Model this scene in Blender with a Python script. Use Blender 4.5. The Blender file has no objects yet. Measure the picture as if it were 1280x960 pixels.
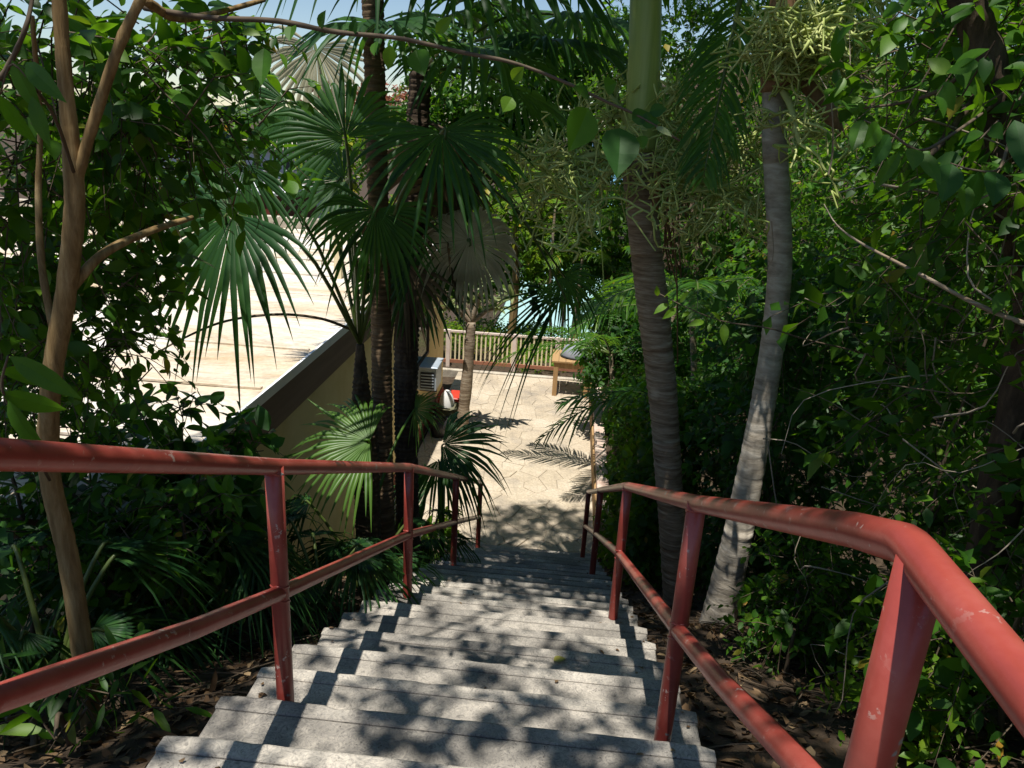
import bpy, math, random
import numpy as np
from mathutils import Vector, Matrix

# ------------------------------------------------------------------ camera, sky, sun, exposure
scene = bpy.context.scene
COL = scene.collection
CZ = 5.57                                   # camera height above the lower terrace (terrace = 0)
CAM = np.array([0.0, 0.0, CZ])
FPX = 948.0                                 # focal length in pixels of a 1280 px wide frame

def _unit(v):
    v = np.asarray(v, float); return v / np.linalg.norm(v)
_fy = _unit([725 - 640, 166 - 480, FPX])
_dn = np.array([478 - 640, 3300 - 480, FPX]); _dn = _unit(_dn - _fy * (_fy @ _dn) / 1.0)
_up = -_dn
_rx = np.cross(_fy, _up)
RC = np.array([_rx, _fy, _up])              # camera (right, down, forward) -> world

cam_data = bpy.data.cameras.new("camera")
cam_data.sensor_width = 36.0
cam_data.lens = 36.0 * FPX / 1280.0
cam_data.clip_start = 0.05
cam_data.clip_end = 8000
cam = bpy.data.objects.new("camera", cam_data)
COL.objects.link(cam)
m = Matrix.Identity(4)
for r in range(3):
    m[r][0] = RC[r, 0]; m[r][1] = -RC[r, 1]; m[r][2] = -RC[r, 2]; m[r][3] = CAM[r]
cam.matrix_world = m
scene.camera = cam

SUN_TO = Vector((-0.07, -0.27, 1.0)).normalized()
world = bpy.data.worlds.new("World"); scene.world = world
world.use_nodes = True
nt = world.node_tree
sky = nt.nodes.new("ShaderNodeTexSky"); sky.sky_type = 'NISHITA'
sky.sun_disc = False
sky.sun_elevation = math.asin(SUN_TO.z)
sky.sun_rotation = math.atan2(SUN_TO.x, SUN_TO.y)
sky.air_density = 1.0; sky.dust_density = 0.0; sky.ozone_density = 2.0
nt.links.new(sky.outputs[0], nt.nodes["Background"].inputs[0])
nt.nodes["Background"].inputs[1].default_value = 0.08

sun_data = bpy.data.lights.new("sun", 'SUN')
sun_data.energy = 5.0; sun_data.angle = math.radians(0.53); sun_data.color = (1.0, 0.95, 0.87)
sun = bpy.data.objects.new("sun", sun_data); COL.objects.link(sun)
sun.rotation_euler = (-SUN_TO).to_track_quat('-Z', 'Y').to_euler()
sun.location = (0, 0, 30)

scene.view_settings.view_transform = 'Standard'
scene.view_settings.look = 'None'
scene.view_settings.exposure = 0.5
scene.view_settings.gamma = 1.0
scene.render.engine = 'CYCLES'
cy = scene.cycles
cy.max_bounces = 7; cy.diffuse_bounces = 3; cy.glossy_bounces = 2
cy.transmission_bounces = 5; cy.transparent_max_bounces = 4
cy.caustics_reflective = False; cy.caustics_refractive = False
cy.use_denoising = True

rng = np.random.default_rng(11)
random.seed(5)

# ------------------------------------------------------------------ helpers
def P(px, py, y):
    """world point seen at photograph pixel (px, py) at distance y along the stairs"""
    d = RC @ np.array([px - 640, py - 480, FPX])
    return CAM + d * (y / d[1])

def PZ(px, py, z):
    d = RC @ np.array([px - 640, py - 480, FPX])
    return CAM + d * ((z - CZ) / d[2])

def nrm(a):
    return a / np.maximum(np.linalg.norm(a, axis=-1, keepdims=True), 1e-9)

def raw_mesh(name, V, faces):
    """faces: list of (k,n) int arrays, n = 3 or 4"""
    me = bpy.data.meshes.new(name)
    V = np.asarray(V, np.float32).reshape(-1, 3)
    me.vertices.add(len(V)); me.vertices.foreach_set('co', V.ravel())
    faces = [np.asarray(f, np.int32) for f in faces if len(f)]
    nl = sum(f.size for f in faces); npoly = sum(len(f) for f in faces)
    me.loops.add(nl)
    me.loops.foreach_set('vertex_index', np.concatenate([f.ravel() for f in faces]))
    me.polygons.add(npoly)
    tot = np.concatenate([np.full(len(f), f.shape[1], np.int32) for f in faces])
    start = np.concatenate([[0], np.cumsum(tot)[:-1]]).astype(np.int32)
    me.polygons.foreach_set('loop_start', start)
    me.polygons.foreach_set('use_smooth', np.ones(npoly, bool))
    me.update(calc_edges=True)
    return me

def root_loc(o):
    while o.parent: o = o.parent
    return np.array(o.location)

def link(name, me, mat, parent=None):
    o = bpy.data.objects.new(name, me)
    COL.objects.link(o)
    if mat is not None:
        me.materials.clear(); me.materials.append(mat)
    if parent is not None: o.parent = parent
    return o

def add(name, VF, mat, parent=None):
    """VF = (verts in world, faces); verts become local to the root's location"""
    V, F = VF
    V = np.asarray(V, float).reshape(-1, 3)
    if parent is not None: V = V - root_loc(parent)
    return link(name, raw_mesh(name, V, F), mat, parent)

def tag(o, label=None, cat=None, group=None, kind=None):
    if label: o['label'] = label
    if cat: o['category'] = cat
    if group: o['group'] = group
    if kind: o['kind'] = kind
    return o

def thing(name, loc, label, cat, group=None):
    o = bpy.data.objects.new(name, None); COL.objects.link(o)
    o.location = Vector([float(c) for c in loc]); o.empty_display_size = 0.1
    return tag(o, label, cat, group)

def join(parts):
    Vs, Fs, off = [], [], 0
    for V, F in parts:
        V = np.asarray(V, float).reshape(-1, 3)
        Vs.append(V)
        for f in F:
            f = np.asarray(f, np.int64)
            if len(f): Fs.append(f + off)
        off += len(V)
    tri = [f for f in Fs if f.shape[1] == 3]; quad = [f for f in Fs if f.shape[1] == 4]
    out = []
    if tri: out.append(np.concatenate(tri))
    if quad: out.append(np.concatenate(quad))
    return np.concatenate(Vs), out

def spline(pts, n):
    p = np.asarray(pts, float)
    if len(p) == 2:
        t = np.linspace(0, 1, n)[:, None]; return p[0] * (1 - t) + p[1] * t
    q = np.vstack([2 * p[0] - p[1], p, 2 * p[-1] - p[-2]])
    t = np.linspace(0, len(p) - 1, n); i = np.minimum(t.astype(int), len(p) - 2); u = (t - i)[:, None]
    a, b, c, d = q[i], q[i + 1], q[i + 2], q[i + 3]
    return .5 * ((2 * b) + (-a + c) * u + (2 * a - 5 * b + 4 * c - d) * u ** 2 + (-a + 3 * b - 3 * c + d) * u ** 3)

def tube(pts, radii, sides=8, cap=True):
    p = np.asarray(pts, float); n = len(p)
    r = np.broadcast_to(np.asarray(radii, float), (n,)) if np.ndim(radii) < 2 else radii
    t = nrm(np.gradient(p, axis=0))
    ref = np.array([0, 0, 1.0]) if abs(t[0][2]) < .9 else np.array([0, 1.0, 0])
    u = np.zeros_like(p); u0 = np.cross(t[0], ref); u[0] = u0 / np.linalg.norm(u0)
    for i in range(1, n):
        w = u[i - 1] - t[i] * (u[i - 1] @ t[i]); u[i] = w / max(np.linalg.norm(w), 1e-9)
    v = np.cross(t, u)
    a = np.linspace(0, 2 * math.pi, sides, endpoint=False)
    V = p[:, None] + r[:, None, None] * (np.cos(a)[None, :, None] * u[:, None] + np.sin(a)[None, :, None] * v[:, None])
    V = V.reshape(-1, 3)
    i, j = np.meshgrid(np.arange(n - 1), np.arange(sides), indexing='ij')
    i = i.ravel(); j = j.ravel(); k = (j + 1) % sides
    F = np.stack([i * sides + j, i * sides + k, (i + 1) * sides + k, (i + 1) * sides + j], 1)
    fs = [F]
    if cap:
        V = np.vstack([V, p[0], p[-1]]); b = n * sides
        j = np.arange(sides); k = (j + 1) % sides
        fs.append(np.concatenate([np.stack([np.full(sides, b), k, j], 1),
                                  np.stack([np.full(sides, b + 1), (n - 1) * sides + j, (n - 1) * sides + k], 1)]))
    return V, fs

def box(x0, x1, y0, y1, z0, z1, bev=0.0):
    """box, optionally with chamfered top edges"""
    if bev <= 0:
        V = np.array([(x, y, z) for z in (z0, z1) for y in (y0, y1) for x in (x0, x1)], float)
        F = np.array([(0, 2, 3, 1), (4, 5, 7, 6), (0, 1, 5, 4), (2, 6, 7, 3), (0, 4, 6, 2), (1, 3, 7, 5)])
        return V, [F]
    def ring(d, z): return [(x0 + d, y0 + d, z), (x1 - d, y0 + d, z), (x1 - d, y1 - d, z), (x0 + d, y1 - d, z)]
    V = np.array(ring(bev, z0) + ring(0, z0 + bev) + ring(0, z1 - bev) + ring(bev, z1), float)
    F = [(3, 2, 1, 0), (12, 13, 14, 15)]
    for l in range(3):
        for j in range(4):
            k = (j + 1) % 4
            F.append((l * 4 + j, l * 4 + k, l * 4 + 4 + k, l * 4 + 4 + j))
    return V, [np.array(F)]

def worn_nosing(x0, x1, y, z, n=34):
    xs_ = np.linspace(x0, x1, n); V = []
    for i, x in enumerate(xs_):
        e = abs(rng.normal(0, .0025)) + (.012 * rng.random() if rng.random() < .07 else 0) + (.010 if i in (0, n - 1) else 0)
        h = rng.normal(0, .0008)
        V += [(x, y - .071, z - .26), (x, y - .071, z - .004), (x, y - .067, z + h), (x, y - .012 - e, z + h), (x, y - .003 - e * .6, z - .004 - e * .4), (x, y - e * .3, z - .015 - e), (x, y, z - .26)]
    V = np.array(V); k = 7; F = []
    for i in range(n - 1):
        for j in range(k):
            F.append((i * k + j, i * k + (j + 1) % k, (i + 1) * k + (j + 1) % k, (i + 1) * k + j))
    T = []
    for i in (0, n - 1):
        for j in range(1, k - 1): T.append((i * k, i * k + j, i * k + j + 1))
    return V, [np.array(F), np.array(T)]

def flat(o):
    o.data.polygons.foreach_set('use_smooth', np.zeros(len(o.data.polygons), bool)); return o

def bar(a, b, w, h):
    """rectangular bar between two points (w horizontal, h vertical-ish)"""
    a = np.asarray(a, float); b = np.asarray(b, float)
    t = _unit(b - a); ref = np.array([0, 0, 1.0]) if abs(t[2]) < .95 else np.array([0, 1.0, 0])
    s = _unit(np.cross(t, ref)); u = np.cross(s, t)
    V = np.array([q + s * i * w / 2 + u * j * h / 2 for q in (a, b) for j in (-1, 1) for i in (-1, 1)])
    F = np.array([(0, 2, 3, 1), (4, 5, 7, 6), (0, 1, 5, 4), (2, 6, 7, 3), (0, 4, 6, 2), (1, 3, 7, 5)])
    return V, [F]

# ---- leaves
def leaf_template(detail):
    if detail == 2: t = [0, .06, .18, .36, .56, .75, .9, 1]; w = [0, .28, .76, 1, .95, .62, .24, 0]
    elif detail == 1: t = [0, .3, .68, 1]; w = [0, .95, .8, 0]
    else: t = [0, .45, 1]; w = [0, 1, 0]
    n = len(t); V = []; mid = []; L = []; R = []
    for i in range(n):
        mid.append(len(V)); V.append((t[i], 0))
        if 0 < i < n - 1:
            L.append(len(V)); V.append((t[i], .5 * w[i])); R.append(len(V)); V.append((t[i], -.5 * w[i]))
        else: L.append(mid[-1]); R.append(mid[-1])
    tri, quad = [], []
    for i in range(n - 1):
        for S, flip in ((L, 0), (R, 1)):
            f = [mid[i], mid[i + 1], S[i + 1], S[i]]
            g = []
            for q in f:
                if q not in g: g.append(q)
            if flip: g = g[::-1]
            (tri if len(g) == 3 else quad).append(g)
    return np.array(V, float), np.array(tri), np.array(quad).reshape(-1, 4)
TPL = {d: leaf_template(d) for d in (0, 1, 2)}

def leaves(pos, d, n, L, W, detail=1, fold=.25, curl=.22, shape=None):
    T, tri, quad = TPL[detail]
    N = len(pos); d = nrm(d); n = nrm(n - d * (n * d).sum(1, keepdims=True)); s = np.cross(n, d)
    L = np.broadcast_to(L, (N,))[:, None, None]; W = np.broadcast_to(W, (N,))[:, None, None]
    cu = (np.full(N, curl) * (.4 + 1.2 * rng.random(N)))[:, None, None]
    tx = T[None, :, :1]; ty = T[None, :, 1:]
    V = pos[:, None] + L * tx * d[:, None] + W * ty * s[:, None] + (W * fold * np.abs(ty) - L * cu * tx ** 2) * n[:, None]
    off = (np.arange(N) * len(T))[:, None, None]
    F = []
    if len(tri): F.append((tri[None] + off).reshape(-1, 3))
    if len(quad): F.append((quad[None] + off).reshape(-1, 4))
    return V.reshape(-1, 3), F

def twigs(base, d, length, nleaf, L, W, droop=.35, detail=1, spread=1.0, stem=.004, jit=.3):
    """leafy twigs: returns (leaf mesh, stem mesh)"""
    base = np.asarray(base, float); N = len(base); d = nrm(np.asarray(d, float))
    length = np.broadcast_to(length, (N,)).astype(float)
    down = np.array([0, 0, -1.0])
    ref = nrm(np.cross(d, rng.normal(size=(N, 3)))); ref2 = np.cross(d, ref)
    t = (np.arange(nleaf) + 1) / nleaf
    t = np.clip(t[None] + rng.normal(0, .03, (N, nleaf)), .08, 1)
    pt = base[:, None] + d[:, None] * (length[:, None] * t)[..., None] + down * (droop * length[:, None] * t ** 2)[..., None]
    ang = (np.arange(nleaf) * 2.4)[None] + rng.random((N, 1)) * 6 + rng.normal(0, .4, (N, nleaf))
    side = np.cos(ang)[..., None] * ref[:, None] + np.sin(ang)[..., None] * ref2[:, None]
    ld = d[:, None] * .55 + side * spread + down * (droop * .8) + rng.normal(0, jit, (N, nleaf, 3))
    ln = np.array([0, 0, 1.0]) * .9 + d[:, None] * .2 + rng.normal(0, .55, (N, nleaf, 3)) + np.zeros_like(ld)
    tsz = np.exp(rng.normal(-.05, .26, N)); sz = ((.7 + .5 * rng.random((N, nleaf))) * tsz[:, None]).ravel(); wr = np.repeat(np.exp(rng.normal(0, .2, N)), nleaf)
    lf = leaves(pt.reshape(-1, 3), ld.reshape(-1, 3), ln.reshape(-1, 3), L * sz, W * sz * wr, detail)
    # stems: 3-sided, 3 rings
    ts = np.array([0, .5, 1.0])
    sp = base[:, None] + d[:, None] * (length[:, None] * ts)[..., None] + down * (droop * length[:, None] * ts ** 2)[..., None]
    a = np.array([0, 2.1, 4.2]); rr = np.array([1, .8, .4]) * stem
    V = sp[:, :, None] + rr[None, :, None, None] * (np.cos(a)[None, None, :, None] * ref[:, None, None] + np.sin(a)[None, None, :, None] * ref2[:, None, None])
    f = np.array([(i * 3 + j, i * 3 + (j + 1) % 3, i * 3 + 3 + (j + 1) % 3, i * 3 + 3 + j) for i in range(2) for j in range(3)])
    F = (f[None] + (np.arange(N) * 9)[:, None, None]).reshape(-1, 4)
    return lf, (V.reshape(-1, 3), [F])

def in_lobes(lobes, n, lo=.35, cut=None):
    """points in a union of ellipsoid lobes (cx,cy,cz,rx,ry,rz); returns points, outward directions"""
    lob = np.array(lobes, float)
    w = (lob[:, 3] * lob[:, 4] * lob[:, 5]) ** .75; w /= w.sum()
    i = rng.choice(len(lob), n, p=w)
    v = nrm(rng.normal(size=(n, 3))); r = (lo ** 3 + (1 - lo ** 3) * rng.random(n)) ** (1 / 3)
    p = lob[i, :3] + v * r[:, None] * lob[i, 3:]
    d = nrm(v / lob[i, 3:]) + np.array([0, 0, .25]) + rng.normal(0, .45, (n, 3))
    if cut is not None:
        k = cut(p); p, d = p[k], d[k]
    return p, nrm(d)

# ---- palm blades
DOWN = np.array([0, 0, -1.0])
def fan_blade(hub, axis, normal, R, nseg=42, spread=300, fused=.5, droop=.25, tip=.35, cone=.12, ragged=.08):
    hub = np.asarray(hub, float); axis = _unit(axis); normal = np.asarray(normal, float)
    normal = _unit(normal - axis * (normal @ axis)); side = np.cross(normal, axis)
    a = np.radians(np.linspace(-spread / 2, spread / 2, nseg)); da = abs(a[1] - a[0])
    st = np.array([.04, .2, .38, fused, .66, .82, .93, 1.0])
    Rs = R * (1 - .28 * (np.abs(a) / math.pi) ** 2) * (1 - ragged * rng.random(nseg))
    a = a + rng.normal(0, da * .12, nseg)
    d = np.cos(a)[:, None] * axis + np.sin(a)[:, None] * side
    t = -np.sin(a)[:, None] * axis + np.cos(a)[:, None] * side
    r = st[None] * Rs[:, None]
    wf = 2 * np.tan(da / 2) * r * 1.03
    w0 = 2 * np.tan(da / 2) * fused * Rs[:, None]
    k = np.clip((st - fused) / (1 - fused), 0, 1)[None]
    w = np.where(st[None] <= fused, wf, w0 * (1 - k ** 1.7) + .0015)
    dr = droop * (1 + .35 * rng.normal(size=nseg))[:, None] * st[None] ** 2 * R + tip * (1 + .5 * rng.normal(size=nseg))[:, None] * k ** 2 * R * .6
    c = hub + d[:, None] * r[..., None] + normal * (cone * r * (1 - .5 * st))[..., None] + DOWN * dr[..., None]
    c = c + t[:, None] * (rng.normal(0, .03, nseg)[:, None] * k * R)[..., None]
    e = .5 * w[..., None] * t[:, None]; pl = normal * (.22 * w)[..., None]
    V = np.stack([c - e - pl, c + pl, c + e - pl], 2)            # nseg, ns, 3, 3
    ns = len(st); f = []
    for i in range(ns - 1):
        b = i * 3
        f += [(b, b + 1, b + 4, b + 3), (b + 1, b + 2, b + 5, b + 4)]
    F = (np.array(f)[None] + (np.arange(nseg) * ns * 3)[:, None, None]).reshape(-1, 4)
    return V.reshape(-1, 3), [F]

def fan_frond(palm, K, hub, R, mat, pmat, normal=None, axis=None, bow=.12, name='frond', **kw):
    """one palm fan on its stalk: crown point K, blade hub"""
    K = np.asarray(K, float); hub = np.asarray(hub, float); v = hub - K
    if axis is None: axis = _unit(v * np.array([1, 1, .55])) + DOWN * .25
    if normal is None: normal = np.array([0, 0, 1.0]) - .45 * _unit(v * np.array([1, 1, 0]) + 1e-6) + rng.normal(0, .15, 3)
    o = add(name, fan_blade(hub, axis, normal, R, **kw), mat, palm)
    mid = (K + hub) / 2 + np.array([0, 0, 1.0]) * bow * np.linalg.norm(v)
    ps = spline([K, mid, hub, hub + _unit(axis) * R * .1], 12)
    add('petiole', tube(ps, np.linspace(.016, .007, 12), 6), pmat, o)
    return o

def pinnate(K, azim, elev, length, nleaf=44, leaf=.5, width=.035, droop=.9, vee=.35, hang=.55):
    """feather frond: returns (leaflets, rachis)"""
    h = np.array([math.cos(azim), math.sin(azim), 0]); d0 = h * math.cos(elev) + np.array([0, 0, math.sin(elev)])
    s = np.linspace(0, 1, 16)
    ps = np.asarray(K)[None] + d0 * (s * length)[:, None] + DOWN * (droop * length * .55 * s ** 2)[:, None]
    rach = tube(ps, np.linspace(.02, .004, 16), 6)
    t = np.linspace(.14, .99, nleaf)
    c = np.stack([np.interp(t, s, ps[:, i]) for i in range(3)], 1)
    tan = nrm(np.stack([np.interp(t, s, np.gradient(ps[:, i])) for i in range(3)], 1))
    sd = nrm(np.cross(tan, [0, 0, 1.0])); up = np.cross(sd, tan)
    prof = np.sin(np.clip((t + .12) / 1.15, 0, 1) * math.pi) ** .6 * leaf
    parts = []
    st = np.array([0, .25, .55, .8, 1.0]); wd = np.array([.4, 1, .9, .6, .05]) * width
    for sg in (-1, 1):
        ld = nrm(sd * sg + tan * (.55 + .5 * t[:, None]) + up * vee + rng.normal(0, .09, (nleaf, 3)))
        ll = prof * (1 + rng.normal(0, .06, nleaf))
        p = c[:, None] + ld[:, None] * (st[None] * ll[:, None])[..., None] + DOWN * (hang * (1 + .3 * rng.normal(size=nleaf))[:, None] * ll[:, None] * st[None] ** 2)[..., None]
        wn = nrm(np.cross(ld, up) + rng.normal(0, .2, (nleaf, 3)))
        e = .5 * wd[None, :, None] * wn[:, None]
        V = np.stack([p - e, p + up[:, None] * (.15 * wd)[None, :, None], p + e], 2)
        f = []
        for i in range(4):
            b = i * 3; f += [(b, b + 1, b + 4, b + 3), (b + 1, b + 2, b + 5, b + 4)]
        parts.append((V.reshape(-1, 3), [(np.array(f)[None] + (np.arange(nleaf) * 15)[:, None, None]).reshape(-1, 4)]))
    return join(parts), rach

def feather_frond(palm, K, azim, elev, length, mat, pmat, **kw):
    lf, ra = pinnate(K, azim, elev, length, **kw)
    o = add('frond', lf, mat, palm); add('leaf_stalk', ra, pmat, o); return o

def flower_cluster(palm, K, d, length, n, mat, wig=.5, droop=.5, r0=.013, nsub=4, name='flower_cluster'):
    """branched pale palm inflorescence"""
    d = _unit(d); parts = []
    main = spline([K, K + d * length * .35, K + d * length * .75 + DOWN * droop * length * .25], 8)
    parts.append(tube(main, np.linspace(r0 * 1.6, r0 * .8, 8), 6))
    for i in range(n):
        b = main[rng.integers(2, 8)]
        v = _unit(d * .6 + rng.normal(0, .75, 3) + DOWN * .1)
        L = length * (.35 + .45 * rng.random())
        pts = [b]; q = b.copy(); dirv = v.copy()
        for k in range(6):
            dirv = _unit(dirv + rng.normal(0, wig, 3) + DOWN * droop * .25)
            q = q + dirv * L / 6; pts.append(q.copy())
        pts = spline(pts, 12)
        parts.append(tube(pts, np.linspace(r0 * .6, r0 * .3, 12), 4, False))
        for _ in range(nsub):
            k = rng.integers(3, 11); e = pts[k]; ev = _unit(rng.normal(0, 1, 3) + dirv * .4)
            e2 = spline([e, e + ev * .07 * length + rng.normal(0, .02, 3), e + ev * .13 * length + rng.normal(0, .05, 3) * length, e + ev * .15 * length + rng.normal(0, .09, 3) * length], 7)
            parts.append(tube(e2, np.linspace(r0 * .45, r0 * .28, 7), 4, False))
    return add(name, join(parts), mat, palm)

def trunk_rings(pts, radii, step=.045, amp=.05, sides=14, sharp=True):
    """ringed palm stem: real ridges every few centimetres"""
    fine = spline(pts, 60); seg = np.linalg.norm(np.diff(fine, axis=0), axis=1); s = np.concatenate([[0], np.cumsum(seg)])
    n = max(int(s[-1] / step) * 3, 10); u = np.sort(np.clip(np.linspace(0, s[-1], n) + rng.normal(0, step * .13, n), 0, s[-1])); u[0] = 0; u[-1] = s[-1]; u = u + np.arange(n) * 1e-6
    p = np.stack([np.interp(u, s, fine[:, i]) for i in range(3)], 1)
    r = np.interp(u / s[-1], np.linspace(0, 1, len(radii)), radii)
    ph = np.arange(n) % 3
    rr = r * (1 + amp * np.where(ph == 0, .7, np.where(ph == 1, .1, -.5)) * (.5 + rng.random(n)) + rng.normal(0, .012, n))
    return tube(p, rr, sides)

# ------------------------------------------------------------------ materials
def new_mat(name):
    ma = bpy.data.materials.new(name); ma.use_nodes = True
    t = ma.node_tree; return ma, t, t.nodes["Principled BSDF"]

def ramp(t, stops):
    n = t.nodes.new("ShaderNodeValToRGB"); e = n.color_ramp.elements
    while len(e) < len(stops): e.new(.5)
    for i, (p, c) in enumerate(stops):
        e[i].position = p; e[i].color = (*c, 1)
    return n

def noise(t, scale, detail=5, rough=.6, vec=None, dist=0):
    n = t.nodes.new("ShaderNodeTexNoise"); n.inputs['Scale'].default_value = scale
    n.inputs['Detail'].default_value = detail; n.inputs['Roughness'].default_value = rough
    n.inputs['Distortion'].default_value = dist
    if vec is not None: t.links.new(vec, n.inputs['Vector'])
    return n

def coords(t, scale=(1, 1, 1)):
    c = t.nodes.new("ShaderNodeTexCoord"); mp = t.nodes.new("ShaderNodeMapping")
    mp.inputs['Scale'].default_value = scale
    t.links.new(c.outputs['Object'], mp.inputs['Vector']); return mp.outputs[0]

def coords_world(t):
    return t.nodes.new('ShaderNodeNewGeometry').outputs['Position']

def bump(t, b, src, strength=.3, dist=.01):
    n = t.nodes.new("ShaderNodeBump"); n.inputs['Strength'].default_value = strength; n.inputs['Distance'].default_value = dist
    t.links.new(src, n.inputs['Height']); t.links.new(n.outputs[0], b.inputs['Normal']); return n

def mix(t, a, b, fac, mode='MIX'):
    n = t.nodes.new("ShaderNodeMix"); n.data_type = 'RGBA'; n.blend_type = mode
    for s, v in ((n.inputs[6], a), (n.inputs[7], b)):
        if isinstance(v, tuple): s.default_value = (*v, 1)
        else: t.links.new(v, s)
    if isinstance(fac, (int, float)): n.inputs[0].default_value = fac
    else: t.links.new(fac, n.inputs[0])
    return n.outputs[2]

def leaf_mat(name, stops, trans, tfac=.35, rough=.42, spec=.4):
    ma, t, b = new_mat(name)
    g = t.nodes.new("ShaderNodeNewGeometry")
    r = ramp(t, stops); t.links.new(g.outputs['Random Per Island'], r.inputs[0])
    c = coords(t); n = noise(t, 9, 3, .6, c)
    mr = t.nodes.new("ShaderNodeMapRange"); mr.inputs[3].default_value = .72; mr.inputs[4].default_value = 1.25
    t.links.new(n.outputs[0], mr.inputs[0])
    col = mix(t, r.outputs[0], (1, 1, 1), 0.0)
    mul = t.nodes.new("ShaderNodeVectorMath"); mul.operation = 'SCALE'
    t.links.new(col, mul.inputs[0]); t.links.new(mr.outputs[0], mul.inputs['Scale'])
    t.links.new(mul.outputs[0], b.inputs['Base Color'])
    b.inputs['Roughness'].default_value = rough; b.inputs['Specular IOR Level'].default_value = spec
    tr = t.nodes.new("ShaderNodeBsdfTranslucent")
    tc = mix(t, mul.outputs[0], trans, .75); t.links.new(tc, tr.inputs[0])
    ms = t.nodes.new("ShaderNodeMixShader"); ms.inputs[0].default_value = tfac
    t.links.new(b.outputs[0], ms.inputs[1]); t.links.new(tr.outputs[0], ms.inputs[2])
    t.links.new(ms.outputs[0], t.nodes["Material Output"].inputs[0])
    return ma

M = {}
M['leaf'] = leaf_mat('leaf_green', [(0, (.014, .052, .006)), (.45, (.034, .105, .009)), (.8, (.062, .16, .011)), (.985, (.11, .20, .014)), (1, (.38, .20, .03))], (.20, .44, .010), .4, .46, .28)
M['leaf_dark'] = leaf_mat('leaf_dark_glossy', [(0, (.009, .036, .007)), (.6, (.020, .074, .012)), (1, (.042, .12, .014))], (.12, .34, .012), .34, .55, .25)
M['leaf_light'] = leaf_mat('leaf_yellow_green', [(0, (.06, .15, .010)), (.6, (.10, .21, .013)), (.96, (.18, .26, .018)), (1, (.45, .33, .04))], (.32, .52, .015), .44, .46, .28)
M['leaf_pale'] = leaf_mat('leaf_pale_green', [(0, (.16, .22, .09)), (1, (.30, .34, .16))], (.35, .42, .12), .3)
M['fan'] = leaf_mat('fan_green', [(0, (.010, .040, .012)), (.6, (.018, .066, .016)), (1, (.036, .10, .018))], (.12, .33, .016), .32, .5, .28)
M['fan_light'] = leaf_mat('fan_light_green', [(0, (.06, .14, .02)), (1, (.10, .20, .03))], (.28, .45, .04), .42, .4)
M['fan_pale'] = leaf_mat('fan_pale_underside', [(0, (.38, .36, .25)), (1, (.52, .49, .36))], (.5, .48, .28), .45, .65, .2)
M['fan_dead'] = leaf_mat('fan_dead_brown', [(0, (.05, .034, .018)), (.6, (.10, .07, .036)), (1, (.18, .13, .07))], (.16, .10, .04), .2, .7, .2)
M['feather'] = leaf_mat('feather_green', [(0, (.018, .068, .008)), (.6, (.040, .125, .011)), (1, (.10, .19, .014))], (.25, .50, .012), .42, .44, .3)
M['litter'] = leaf_mat('litter_brown', [(0, (.045, .028, .016)), (.4, (.10, .060, .032)), (.8, (.17, .11, .06)), (1, (.28, .20, .11))], (.15, .09, .03), .12, .75, .15)
M['yellow_leaf'] = leaf_mat('yellowed_leaf', [(0, (.34, .33, .07)), (1, (.36, .34, .08))], (.4, .38, .06), .3)
M['red_leaf'] = leaf_mat('reddish_leaf', [(0, (.22, .07, .04)), (1, (.35, .16, .10))], (.4, .15, .06), .3)
M['flower'] = leaf_mat('palm_flower_pale', [(0, (.40, .50, .13)), (1, (.62, .66, .28))], (.6, .65, .15), .3, .6, .2)
M['petiole'] = leaf_mat('petiole_green', [(0, (.05, .09, .02)), (1, (.10, .13, .03))], (.1, .2, .02), .05)
M['twig_pale'] = leaf_mat('twig_pale', [(0, (.12, .09, .06)), (1, (.36, .31, .24))], (.1, .08, .05), .02, .8, .2)
M['twig'] = leaf_mat('twig_brown', [(0, (.06, .042, .026)), (1, (.15, .115, .08))], (.1, .08, .05), .02, .8, .2)

def bark(name, c1, c2, c3, sc=(14, 14, 3), rough=.85, bstr=.7, fine=60):
    ma, t, b = new_mat(name); v = coords(t, sc)
    n = noise(t, 1.0, 8, .65, v, .4); r = ramp(t, [(.3, c1), (.52, c2), (.72, c3)]); t.links.new(n.outputs[0], r.inputs[0])
    n2 = noise(t, 1.6, 4, .6, coords(t)); lich = ramp(t, [(.58, (0, 0, 0)), (.7, (1, 1, 1))]); t.links.new(n2.outputs[0], lich.inputs[0])
    col = mix(t, r.outputs[0], tuple(min(1, x * 1.25 + .03) for x in c3), lich.outputs[0])
    col = mix(t, r.outputs[0], col, .6)
    t.links.new(col, b.inputs['Base Color']); b.inputs['Roughness'].default_value = rough
    b.inputs['Specular IOR Level'].default_value = .2
    bump(t, b, n.outputs[0], bstr, .012); return ma
M['bark'] = bark('bark_tan', (.12, .072, .028), (.25, .165, .07), (.38, .28, .14), (34, 34, 5))
M['bark_dark'] = bark('bark_dark', (.022, .016, .011), (.055, .038, .025), (.11, .08, .052), (26, 26, 9))
M['palm_bark'] = bark('palm_bark_grey', (.11, .075, .048), (.26, .20, .14), (.42, .37, .29), (5, 5, 46), .9, .8)
M['palm_bark_pale'] = bark('palm_bark_pale', (.20, .17, .13), (.36, .32, .26), (.52, .48, .41), (7, 7, 22), .9, .6)
M['palm_bark_brown'] = bark('palm_bark_brown', (.055, .036, .02), (.12, .08, .045), (.21, .15, .09), (5, 5, 50), .9, .8)

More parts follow.
